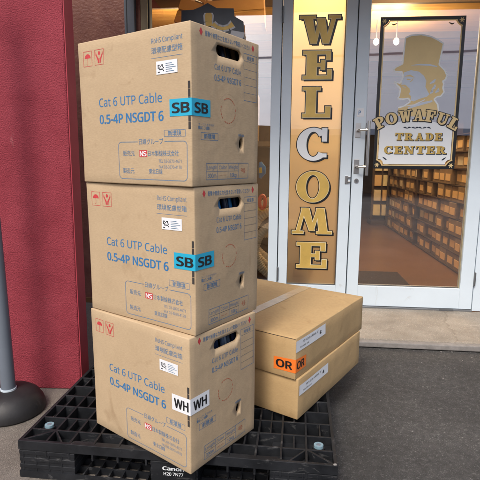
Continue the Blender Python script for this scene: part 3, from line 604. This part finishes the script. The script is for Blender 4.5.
# ================================================================== BANNER POLE WITH ROUND BASE
t = T('pole_stand', 'grey pole in a round black rubber base in front of the red wall', 'pole stand', (-1.022, 2.005, 0))
g = MB(); g.lathe([(.145, .005), (.151, .012), (.150, .028), (.143, .050), (.125, .078), (.100, .096), (.066, .104), (.040, .107), (.036, .103)], 'rubber', -1.022, 2.005, 72); g.build('base', t, smooth=True)
g = MB(); g.tube([(-1.022, 2.005, .09), (-1.029, 2.005, .5), (-1.057, 2.005, 1.9)], .0305, 'polegrey', 24); g.build('pole', t, smooth=True)
g = MB(); g.tube([(-1.022, 2.005, .1035), (-1.022, 2.005, .112)], .0335, 'alu', 24); g.build('collar', t, smooth=True)

# ================================================================== THE PALLET
PY = -.1182
PM = Matrix.Translation((-.7702, 1.5462, 0)) @ Matrix.Rotation(PY, 4, 'Z')
t = T('pallet', 'black plastic pallet with open grid deck carrying all the boxes', 'pallet', (0, 0, 0), PM)
g = MB(); top = .145; RIB = .0075
rows = [0, .082, .165, .25, .335, .42, .50, .59, .68, .765, .85, .935, 1.018, 1.1]
cols = [0, .105, .17, .235, .33, .425, .48, .55, .62, .675, .77, .835, .90, .965, 1.0, 1.1]
cols = [0, .10, .185, .27, .36, .46, .55, .64, .74, .83, .915, 1.0, 1.1]
for i, y in enumerate(rows):
    hb = .034 if i in (0, len(rows)-1) else (.060 if i % 2 else .052)
    y0 = min(max(y-RIB/2, 0), 1.1-RIB*1.6); wd = RIB*(1.6 if i in (0, len(rows)-1) else 1)
    g.box(0, 1.1, y0, y0+wd, top-hb, top-(.0 if i in (0, len(rows)-1) else .0012), 'plastic')
for i, x in enumerate(cols):
    hb = .0342 if i in (0, len(cols)-1) else .056
    x0 = min(max(x-RIB/2, 0), 1.1-RIB*1.6); wd = RIB*(1.6 if i in (0, len(cols)-1) else 1)
    g.box(x0, x0+wd, .0005, 1.0995, top-hb-.0003, top-.0006, 'plastic')
for i in range(len(rows)-1):         # staggered short ribs make the smaller cells
    for j in range(len(cols)-1):
        if (i+j*2) % 3 != 1 and 1 <= i and not (i in (1, len(rows)-3, len(rows)-2) and j in (0, len(cols)-2)):
            x = (cols[j]+cols[j+1])/2; g.box(x-.003, x+.003, rows[i]+.002, rows[i+1]-.002, top-.050, top-.0022, 'plastic')
# solid lips on the front and back edge between the blocks, corner gussets
for x0, x1 in ((.20, .475), (.625, .90)):
    for ya, yb in ((.0015, .030), (1.07, 1.0985)):
        g.add([(x0-.045, ya, top-.0035), (x1+.045, ya, top-.0035), (x1, yb, top-.0035), (x0, yb, top-.0035), (x0-.045, ya, top-.012), (x1+.045, ya, top-.012), (x1, yb, top-.012), (x0, yb, top-.012)], [(0, 1, 2, 3), (7, 6, 5, 4), (0, 4, 5, 1), (1, 5, 6, 2), (2, 6, 7, 3), (3, 7, 4, 0)], 'plastic')
def rib(mb, a, b, wdt, z0, z1, m='plastic'):
    a = Vector(a); b = Vector(b); dd = (b-a).normalized(); nn = Vector((-dd.y, dd.x))*wdt/2
    v = [a-nn, b-nn, b+nn, a+nn]; mb.add([(p.x, p.y, z0) for p in v]+[(p.x, p.y, z1) for p in v], [(3, 2, 1, 0), (4, 5, 6, 7), (0, 1, 5, 4), (1, 2, 6, 5), (2, 3, 7, 6), (3, 0, 4, 7)], m)
for cx, cy, dx, dy in ((0, 0, 1, 1), (1.1, 0, -1, 1), (0, 1.1, 1, -1), (1.1, 1.1, -1, -1)):
    rib(g, (cx+dx*.004, cy+dy*.004), (cx+dx*.095, cy+dy*.078), .008, top-.034, top-.0009)
    rib(g, (cx+dx*.10, cy+dy*.082), (cx+dx*.16, cy+dy*.006), .006, top-.030, top-.0012)
deck = g.build('top_deck', t, bevel=.0012)
for x, y in ((.054, .118), (1.043, .118), (.054, .982), (1.046, .982)):
    g = MB(); g.tube([(x, y, top-.012), (x, y, top-.003)], [.017, .0165], 'plug', 20); g.tube([(x, y, top-.003), (x, y, top-.0022)], [.008, .007], 'polegrey', 16); g.tube([(x, y, .112), (x, y, top-.0125)], .021, 'plastic', 16); g.build('grip_plug', t, smooth=True)
for bx in ((0.001, .205), (.475, .640), (.880, 1.099)):
    for by in ((.0015, .205), (.46, .64), (.895, 1.096)):
        g = MB(); g.box(bx[0]+.0015, bx[1]-.0015, by[0]+.0015, by[1]-.0015, .028, .1125, 'plastic')
        for zz in (.040, .066, .092): g.box(bx[0], bx[1], by[0], by[1], zz, zz+.016, 'plastic')
        k = bx[0]+.012
        while k < bx[1]-.01:
            if not (bx[0] > .4 and bx[0] < .5): g.box(k, k+.006, by[0]-.0005, by[1]+.0005, .032, .104, 'plastic')
            k += .047
        ck = g.build('block', t, bevel=.002)
        if bx[0] > .4 and bx[0] < .5 and by[0] < .1:
            ckt = sub(ck, t); g = MB(); g.box(.483, .632, -.001, .003, .034, .103, 'plastic'); xf = lambda u, v: (u, -.0018, v)
            text(g, 'Canon', .519, .592, .0805, .0125, 'white', xf, .035); text(g, 'H20 7N77', .522, .590, .061, .0115, 'white', xf, .01)
            g.build('nameplate', ckt)
g = MB()
for i in range(25):
    y = .0+i*(1.1-.005)/24; g.box(.0, 1.1, y, y+.005, .0055, .030, 'plastic')
for i in range(25):
    x = .0+i*(1.1-.005)/24; g.box(x, x+.005, .0004, 1.0996, .0058, .0294, 'plastic')
g.build('bottom_deck', t)

# ================================================================== CABLE BOXES
L_, W_, H_ = .4832, .3365, .4455
def deform(p, L=L_, W=W_, H=H_, amp=.0035, ph=0):
    x, y, z = p; u = (x/L+.5); v = z/H; w_ = (y/W+.5)
    su = math.sin(math.pi*min(1, max(0, u))); sw = math.sin(math.pi*min(1, max(0, w_))); sv = math.sin(math.pi*min(1, max(0, v)))
    y2 = y + (1 if y > 0 else -1)*amp*su*sv*(abs(y)/(W/2))**6
    x2 = x + (1 if x > 0 else -1)*amp*.8*sw*sv*(abs(x)/(L/2))**6
    x2 += .0012*math.sin(7*z+ph)+.0006*math.sin(23*y+3*z); y2 += .0012*math.sin(6*z+1.3+ph)+.0007*math.sin(19*x+4*z)
    z2 = z + (.0012*math.sin(9*x+ph)*math.cos(8*y) if v > .98 or v < .02 else 0)
    return (x2, y2, z2)
def shell(name, L, W, H, mkey, nx=14, ny=12, nz=14, amp=.0035, hollow=False, ph=0, bev=.0035):
    bm = bmesh.new()
    bmesh.ops.create_cube(bm, size=1)
    for v in bm.verts: v.co = Vector((v.co.x*L, v.co.y*W, (v.co.z+.5)*H))
    bmesh.ops.bevel(bm, geom=list(bm.edges), offset=bev, segments=2, affect='EDGES', profile=.5)
    for ax, n, lo, hi in ((0, nx, -L/2, L/2), (1, ny, -W/2, W/2), (2, nz, 0, H)):
        for i in range(1, n):
            c = Vector((0, 0, 0)); c[ax] = lo+(hi-lo)*i/n; no = Vector((0, 0, 0)); no[ax] = 1
            bmesh.ops.bisect_plane(bm, geom=list(bm.verts)+list(bm.edges)+list(bm.faces), plane_co=c, plane_no=no, dist=1e-6)
    for v in bm.verts: v.co = Vector(deform(v.co, L, W, H, amp, ph))
    me = bpy.data.meshes.new(name); bm.to_mesh(me); bm.free(); me.materials.append(M[mkey])
    for p in me.polygons: p.use_smooth = True
    o = bpy.data.objects.new(name, me); C.objects.link(o); return o
def fA(u, v, off=.0003, L=L_, W=W_, H=H_):        # left face: u 0..1 left to right, v 0..1 from top
    x, y, z = deform((-L/2+u*L, -W/2, H*(1-v)), L, W, H); return (x, y-off, z)
def fB(u, v, off=.0003, L=L_, W=W_, H=H_):
    x, y, z = deform((L/2, -W/2+u*W, H*(1-v)), L, W, H); return (x+off, y, z)
# the body with its hand hole and cable hole really cut through
body0 = shell('carton', L_, W_, H_, 'kraft')
def cutter(me_v, me_f):
    me = bpy.data.meshes.new('c'); me.from_pydata(me_v, [], me_f); me.materials.append(M['board_inner']); o = bpy.data.objects.new('c', me); C.objects.link(o); return o
inner = MB(); inner.box(-L_/2+.006, L_/2-.006, -W_/2+.006, W_/2-.006, .006, H_-.006, 'board_inner'); inner = inner.build('c')
def prism_x(P, x0, x1):
    n = len(P); return [(x0, y, z) for y, z in P]+[(x1, y, z) for y, z in P], [tuple(range(n))[::-1], tuple(range(n, 2*n))]+[(i, (i+1) % n, (i+1) % n+n, i+n) for i in range(n)]
def fbyz(u, v): return (-W_/2+u*W_, H_*(1-v))
slot = []; ra = .036*H_
for a in range(-90, 91, 15): c0 = fbyz(.693, .124); slot.append((c0[0]-ra+ra*math.cos(R(a)), c0[1]+ra*math.sin(R(a))))
for a in range(90, 271, 15): c0 = fbyz(.322, .124); slot.append((c0[0]+ra+ra*math.cos(R(a)), c0[1]+ra*math.sin(R(a))))
c0 = fbyz(.695, .714); oval = [(c0[0]+.0115*math.cos(R(a)), c0[1]+.0175*math.sin(R(a))) for a in range(0, 360, 20)]
k1 = cutter(*prism_x(slot, L_/2-.03, L_/2+.03)); k2 = cutter(*prism_x(oval, L_/2-.03, L_/2+.03))
for k in (inner, k1, k2):
    md = body0.modifiers.new('x', 'BOOLEAN'); md.operation = 'DIFFERENCE'; md.object = k; md.solver = 'EXACT'
bpy.context.view_layer.update(); dg = bpy.context.evaluated_depsgraph_get()
bme = bpy.data.meshes.new_from_object(body0.evaluated_get(dg)); 
for k in (body0, inner, k1, k2): bpy.data.objects.remove(k)
print('body mats', [m.name if m else None for m in bme.materials], len(bme.polygons))
# printing of both faces, shared by the three boxes
g = MB()
X = lambda u, v: fA(u, 1-v); Y = lambda u, v: fB(u, 1-v)     # v up
def tA(s, u0, u1, vb, h, m='blue', b=0, f=X): text(g, s, u0, u1, 1-vb, h, m, f, b)
tA('RoHS Compliant', .697, .941, .096, .030, 'blue2', .002)
tA('環境配慮型箱', .695, .94, .161, .036, 'blue2', .006)
frame2(g, .692, .94, 1-.188, 1-.1868, .0012, 'blue2', X)
tA('Cat 6 UTP Cable', .202, .773, .462, .058, 'blue', .004)
tA('0.5-4P NSGDT 6', .202, .781, .579, .060, 'blue', .026)
frame2(g, .785, .952, 1-.681, 1-.640, .0028, 'blue2', X); tA('新環境', .815, .92, .676, .030, 'blue2', .02)
frame2(g, .376, .964, 1-.963, 1-.711, .0042, 'blue2', X, r=.028, gap=(.555, .785))
tA('日線グループ', .567, .775, .729, .036, 'blue2', .004)
tA('販売元', .419, .523, .805, .034, 'blue2', .004); tA('日本製線株式会社', .643, .899, .806, .034, 'blue2', .004)
g.quad([X(.566, 1-.812), X(.634, 1-.812), X(.634, 1-.766), X(.566, 1-.766)], 'red')
tA('N', .572, .598, .806, .032, 'whitep', .02, lambda u, v: fA(u, 1-v, .0005)); tA('S', .602, .628, .806, .032, 'whitep', .02, lambda u, v: fA(u, 1-v, .0005))
tA('TEL 03-3870-4671', .733, .92, .848, .020, 'blue2'); tA('FAX 03-3870-4178', .733, .92, .886, .020, 'blue2')
tA('製造元', .412, .515, .925, .034, 'blue2', .004); tA('東北日線', .645, .762, .924, .032, 'blue2', .004)
# handling marks
for u0, kind in ((.058, 0), (.176, 1)):
    frame2(g, u0, u0+.088, 1-.172, 1-.070, .0032, 'red', X)
    cx = u0+.044
    if kind == 0:
        P = [(cx+.031*math.cos(R(a)), 1-.118+.030*math.sin(R(a))) for a in range(0, 181, 15)]; g.quad([X(*p) for p in P], 'red')
        for i in (-1, 0, 1): pass
        g.quad([X(cx-.0015, 1-.158), X(cx+.0015, 1-.158), X(cx+.0015, 1-.116), X(cx-.0015, 1-.116)], 'red')
        P = [(cx-.006+.0075*math.cos(R(a)), 1-.157+.006*math.sin(R(a))) for a in range(180, 361, 20)]
        for i in range(len(P)-1): g.quad([X(P[i][0], P[i][1]), X(P[i+1][0], P[i+1][1]), X(P[i+1][0], P[i+1][1]+.003), X(P[i][0], P[i][1]+.003)], 'red')
    else:
        P = [(cx+.011*math.cos(R(a)), 1-.094+.014*math.sin(R(a))) for a in range(0, 360, 30)]; g.quad([X(*p) for p in P], 'red')
        for sg_ in (-1, 1):
            g.quad([X(cx+sg_*.002, 1-.160), X(cx+sg_*.014, 1-.160), X(cx+sg_*.016, 1-.136), X(cx+sg_*.004, 1-.128)], 'red')
            g.quad([X(cx+sg_*.006, 1-.134), X(cx+sg_*.018, 1-.138), X(cx+sg_*.034, 1-.104), X(cx+sg_*.027, 1-.098)], 'red')
            g.quad([X(cx+sg_*.027, 1-.108), X(cx+sg_*.036, 1-.108), X(cx+sg_*.034, 1-.086), X(cx+sg_*.029, 1-.086)], 'red')
# right face
for u in (.131, .893):
    g.quad([Y(u-.022, 1-.044), Y(u, 1-.070), Y(u+.022, 1-.044), Y(u, 1-.018)], 'red')
tA('衝撃や無理な力を加えないで取扱いください', .182, .842, .062, .030, 'blue2', .006, Y)
tA('Cat 6 UTP Cable', .299, .685, .248, .034, 'blue2', .002, Y); tA('0.5-4P NSGDT 6', .297, .685, .318, .036, 'blue2', .022, Y)
frame2(g, .738, .962, 1-.412, 1-.093, .0032, 'blue2', Y)
for v in (.142, .198, .252, .305, .358): frame2(g, .738, .962, 1-v-.0001, 1-v+.0001, .0016, 'blue2', Y)
tA('検査票', .79, .91, .132, .026, 'blue2', .004, Y)
def arc(cx, cy, ru, rv, a0, a1, wd, m, f=Y, st=6):
    a = a0
    while a < a1:
        b = min(a+st, a1); q = []
        for aa, k in ((a, 1), (b, 1), (b, 0), (a, 0)): q.append(f(cx+(ru-(0 if k else wd/W_))*math.cos(R(aa)), cy+(rv-(0 if k else wd/H_))*math.sin(R(aa))))
        g.quad(q, m); a = b
for k in range(24): arc(.486, 1-.50, .152, .114, k*15, k*15+9, .0012, 'emboss')
for k in range(22):
    if k in (1, 8, 9, 14): continue
    arc(.490, 1-.50, .112, .084, k*16, k*16+12, .0028, 'redf')
tA('ケーブルを引出す', .082, .296, .611, .013, 'blue2', 0, Y); tA('際はここを開く', .082, .235, .636, .020, 'blue2', .03, Y)
frame2(g, .115, .345, 1-.700, 1-.655, .003, 'blue2', Y); tA('新環境', .155, .305, .693, .030, 'blue2', .02, Y)
tA('White', .645, .745, .664, .016, 'blue2', .01, Y)
frame2(g, .188, .824, 1-.957, 1-.849, .0036, 'blue2', Y)
frame2(g, .188, .662, 1-.9031, 1-.9029, .002, 'blue2', Y)
for u in (.345, .500, .660): g.quad([Y(u-.002, 1-.957), Y(u+.002, 1-.957), Y(u+.002, 1-.849), Y(u-.002, 1-.849)], 'blue2')
tA('Length', .20, .333, .889, .024, 'blue2', 0, Y); tA('Color', .365, .48, .889, .024, 'blue2', 0, Y); tA('Weight', .512, .648, .889, .024, 'blue2', 0, Y)
tA('300m', .21, .325, .944, .026, 'blue2', .01, Y); tA('10kg', .53, .63, .944, .026, 'blue2', .01, Y); tA('— —', .375, .47, .936, .018, 'redf', .01, Y); tA('号', .70, .78, .920, .036, 'redf', 0, Y)
# perforated dark strip beside the corner
for i in range(6): g.quad([fA(.976, .349+i*.0487, .0004), fA(.976, .349+i*.0487+.046, .0004), fA(.9935, .349+i*.0487+.046, .0004), fA(.9935, .349+i*.0487, .0004)], 'perf')
# flap line a little under the top edge
pr = g.build('printing'); pm = pr.data; bpy.data.objects.remove(pr)
# merge printing into the carton mesh so that it is the surface of that part
def merged(base, extra):
    bm = bmesh.new(); bm.from_mesh(base); me = bpy.data.meshes.new('carton'); mats = list(base.materials)
    off = len(mats); tmp = extra.copy()
    for p in tmp.polygons: p.material_index += off
    bm.from_mesh(tmp); bm.to_mesh(me); bm.free()
    for m in mats+list(extra.materials): me.materials.append(m)
    return me
BM = merged(bme, pm)
def sticker(mb, word, col, ink, uA, uB, vt, vb, tilt=0):
    """one sticker folded round the corner: half on each face, its word on both"""
    nx = 6
    FA = lambda u, v: fA(u, v+tilt*(1-u)*1.0, .0009); FB = lambda u, v: fB(u, v-tilt*u*.5, .0009)
    for i in range(nx):
        a, b = uA+(1-uA)*i/nx, uA+(1-uA)*(i+1)/nx; mb.quad([FA(a, vb), FA(b, vb), FA(b, vt), FA(a, vt)], col)
        a, b = uB*i/nx, uB*(i+1)/nx; mb.quad([FB(a, vb), FB(b, vb), FB(b, vt), FB(a, vt)], col)
    # the fold itself
    mb.quad([FA(1, vb), FB(0, vb), FB(0, vt), FA(1, vt)], col)
    h = (vb-vt)*.56; base = vb-(vb-vt)*.20
    A2 = lambda u, v: (lambda p: (p[0], p[1]-.0005, p[2]))(FA(u, 1-v)); B2 = lambda u, v: (lambda p: (p[0]+.0005, p[1], p[2]))(FB(u, 1-v))
    text(mb, word, uA+(1-uA)*.14, uA+(1-uA)*.90, 1-base, h, ink, A2, .035)
    text(mb, word, uB*.16, uB*.84, 1-base, h, ink, B2, .035)
def cable_box(label, corner, a, z, code, col, uA, uB, vt, vb, tilt, cabm, s=1.0, word2=None):
    X_ = Vector((math.cos(a), -math.sin(a))); Y_ = Vector((math.sin(a), math.cos(a)))
    c = Vector(corner)-X_*L_/2+Y_*W_/2
    t = T('cable_box', label, 'cardboard box', (0, 0, 0), Matrix.Translation((c.x, c.y, z)) @ Matrix.Rotation(-a, 4, 'Z'), 'printed cable boxes stacked on the pallet')
    o = bpy.data.objects.new('carton', BM); C.objects.link(o); o.parent = t.o
    g = MB(); sticker(g, code, col, 'ink', uA, uB, vt, vb, tilt); g.build('colour_code_sticker', t)
    g = MB(); A3 = lambda u, v, off=.0013: fA(u, v, off)
    g.quad([A3(.735, .292), A3(.902, .290), A3(.902, .211), A3(.735, .211)], 'whitep')
    rnd = random.Random(3)
    for i in range(6):
        for j in range(6):
            if rnd.random() < .55: u = .748+i*.0085; v = .232+j*.0085; g.quad([A3(u, v+.007, .0018), A3(u+.007, v+.007, .0018), A3(u+.007, v, .0018), A3(u, v, .0018)], 'ink')
    for j in range(5): g.quad([A3(.812, .228+j*.012+.003, .0018), A3(.86+.03*((j*7) % 3)/2, .228+j*.012+.003, .0018), A3(.86+.03*((j*7) % 3)/2, .228+j*.012, .0018), A3(.812, .228+j*.012, .0018)], 'blue2')
    g.build('white_label', t)
    g = MB()
    for j in range(9):
        rr = .125; xx = L_/2-.205+j*.0105+(.004 if j % 2 else 0); pts = [(xx+.0*i, rr*math.cos(2*math.pi*i/36)*(1.0+.03*math.sin(j*2.1)), .225+rr*1.42*math.sin(2*math.pi*i/36)) for i in range(36)]
    # cable windings: loops lying across the box just behind the hand hole
    for j in range(11):
        yy = -.125+j*.025
        pts = [(L_/2-.036+.006*math.sin(j*2.3)-.045*(1-math.cos((zz-.23)*5)), yy+.018*math.sin((zz-.2)*6+j*.3), zz) for zz in [.03+.39*i/16 for i in range(17)]]
        g.tube(pts, .0085, cabm[j % len(cabm)], 10)
    g.build('cable_winding', t, smooth=True)
    return t
zt = .1452
cable_box('lowest printed cable box of the stack, white WH sticker on its corner', (-.1477, 1.365), .6571, zt, 'WH', 'whitep', .842, .252, .432, .552, .03, ['cable', 'cable2', 'palewire', 'cable2', 'cable'])
cable_box('middle printed cable box of the stack, cyan SB sticker, between the other two', (-.1314, 1.3811), .6126, zt+H_+.0015, 'SB', 'cyan', .832, .256, .438, .548, .012, ['cable', 'cable', 'skyblue'])
cable_box('topmost printed cable box of the stack, cyan SB sticker at its corner', (-.1372, 1.3699), .6156, zt+2*H_+.003, 'SB', 'cyan', .834, .237, .450, .556, 0, ['cable', 'board_inner'])

# ================================================================== PLAIN CARTONS
def plain_carton(label, corner, a, z, L, W, H, la, sticker_=False, tape_=False):
    X_ = Vector((math.cos(a), -math.sin(a))); Y_ = Vector((math.sin(a), math.cos(a)))
    c = Vector(corner)-X_*L/2+Y_*W/2
    t = T('plain_carton', label, 'cardboard box', (0, 0, 0), Matrix.Translation((c.x, c.y, z)) @ Matrix.Rotation(-a, 4, 'Z'), 'plain flat cartons beside the cable boxes')
    amp = .003
    o = shell('carton', L, W, H, 'kraft2', 12, 12, 4, amp, ph=2+H*9, bev=.003); o.parent = t.o
    FA = lambda u, z_, off=.0012: (lambda p: (p[0], p[1]-off, p[2]))(deform((L/2-u, -W/2, z_), L, W, H, amp, 2+H*9))
    FB = lambda u, z_, off=.0012: (lambda p: (p[0]+off, p[1], p[2]))(deform((L/2, -W/2+u, z_), L, W, H, amp, 2+H*9))
    FT = lambda x, y, off=.001: (x, y, H+off)
    # lid seam along the short left face
    g = MB()
    if sticker_:
        n = 12
        for i in range(n): g.quad([FA(L*.995*i/n+.002, H-.0055, .0005), FA(L*.995*(i+1)/n+.002, H-.0055, .0005), FA(L*.995*(i+1)/n+.002, H-.0035, .0005), FA(L*.995*i/n+.002, H-.0035, .0005)], 'perf')
        g.build('lid_gap', t)
    g = MB(); u0, u1, z0_, z1_ = la
    for i in range(5):
        a0 = u0+(u1-u0)*i/5; a1 = u0+(u1-u0)*(i+1)/5; g.quad([FB(a0, z0_), FB(a1, z0_), FB(a1, z1_), FB(a0, z1_)], 'whitep')
    F2 = lambda u, v: FB(u, v, .0018); dz = z1_-z0_
    text(g, 'CABLE PRODUCTS' if False else '0123-456 7', u0+.055, u1-.07, z0_+dz*.62, dz*.16, 'ink', F2, .01)
    text(g, '10-08-24', u0+.03, u0+.10, z0_+dz*.22, dz*.15, 'ink', F2)
    rnd = random.Random(5)
    for i in range(5):
        for j in range(5):
            if rnd.random() < .55: uu = u1-.06+i*.004; zz = z0_+dz*.25+j*.004; g.quad([F2(uu, zz), F2(uu+.0035, zz), F2(uu+.0035, zz+.0035), F2(uu, zz+.0035)], 'ink')
    lb = g.build('white_label', t)
    if sticker_:
        g = MB(); zl, zh = .027, .078
        g.quad([FA(.092, zl-.001), FA(0, zl), FA(0, zh+.002), FA(.092, zh-.003)], 'orange'); g.quad([FB(0, zl), FB(.082, zl+.001), FB(.082, zh-.003), FB(0, zh+.002)], 'orange'); g.quad([FA(0, zl), FB(0, zl), FB(0, zh+.002), FA(0, zh+.002)], 'orange')
        text(g, 'OR', -.080, -.014, zl+.011, .029, 'ink', lambda u, v: FA(-u, v, .0017), .035)
        text(g, 'OR', .010, .066, zl+.011, .029, 'ink', lambda u, v: FB(u, v, .0017), .035); g.build('colour_code_sticker', t)
    if tape_:
        g = MB(); yc = .10
        # clear tape along the flap seam on top, running lengthwise over the far half
        for i in range(14):
            a0 = -W/2+W*i/14; a1 = -W/2+W*(i+1)/14; x0 = -L/2+.315
            g.quad([FT(x0-.025, a0), FT(x0+.025+.001*math.sin(i), a0), FT(x0+.025+.001*math.sin(i+1), a1), FT(x0-.025, a1)], 'tape')
        g.build('clear_tape', t)
        g = MB(); g.quad([FT(x0-.0008, -W/2+.003, .0004), FT(x0+.0008, -W/2+.003, .0004), FT(x0+.0008, W/2-.003, .0004), FT(x0-.0008, W/2-.003, .0004)], 'perf'); g.build('flap_seam', t)
    return t
plain_carton('lower plain brown carton lying flat on the pallet, white label, no sticker', (.2242, 1.694), .5947, zt, .60, .6413, .1201+.042, (.008, .268, .094, .135))
plain_carton('upper plain brown carton lying flat, orange OR sticker on its corner', (.2114, 1.6905), .6001, zt+.1627, .62, .6849, .1627, (.0, .253, .106, .150), True, True)

# ================================================================== SMALL STONES on the asphalt
rs = random.Random(11)
def pebble_mesh(sz, seed):
    r_ = random.Random(seed); bm = bmesh.new(); bmesh.ops.create_icosphere(bm, subdivisions=2, radius=sz)
    for v in bm.verts: v.co = Vector((v.co.x*r_.uniform(.8, 1.25), v.co.y*r_.uniform(.7, 1.1), v.co.z*.55))
    me = bpy.data.meshes.new('pebble'); bm.to_mesh(me); bm.free(); me.materials.append(M['kerb']); return me
pms = [pebble_mesh(.0035, 1), pebble_mesh(.005, 2), pebble_mesh(.0025, 3)]
for k in range(26):
    x = rs.uniform(.5, 1.75); y = 2.78-.0925*(x-.7)-abs(rs.gauss(0, .18))
    o = bpy.data.objects.new('pebble', rs.choice(pms)); C.objects.link(o); o.location = (x, min(y, 2.79-.0925*(x-.7)), .0015); o.rotation_euler.z = rs.uniform(0, 6)
    tagm(o, 'tiny pale pebble on the asphalt near the step', 'pebble', 'pebbles scattered on the asphalt by the step')

pt = [o for o in bpy.data.objects if o.name == 'pallet'][0]
o = bpy.data.objects.new('chipped_corner', pebble_mesh(.0065, 9)); C.objects.link(o); o.parent = pt; o.location = (1.091, .007, .1445); o.data.materials.clear(); o.data.materials.append(M['kerb'])
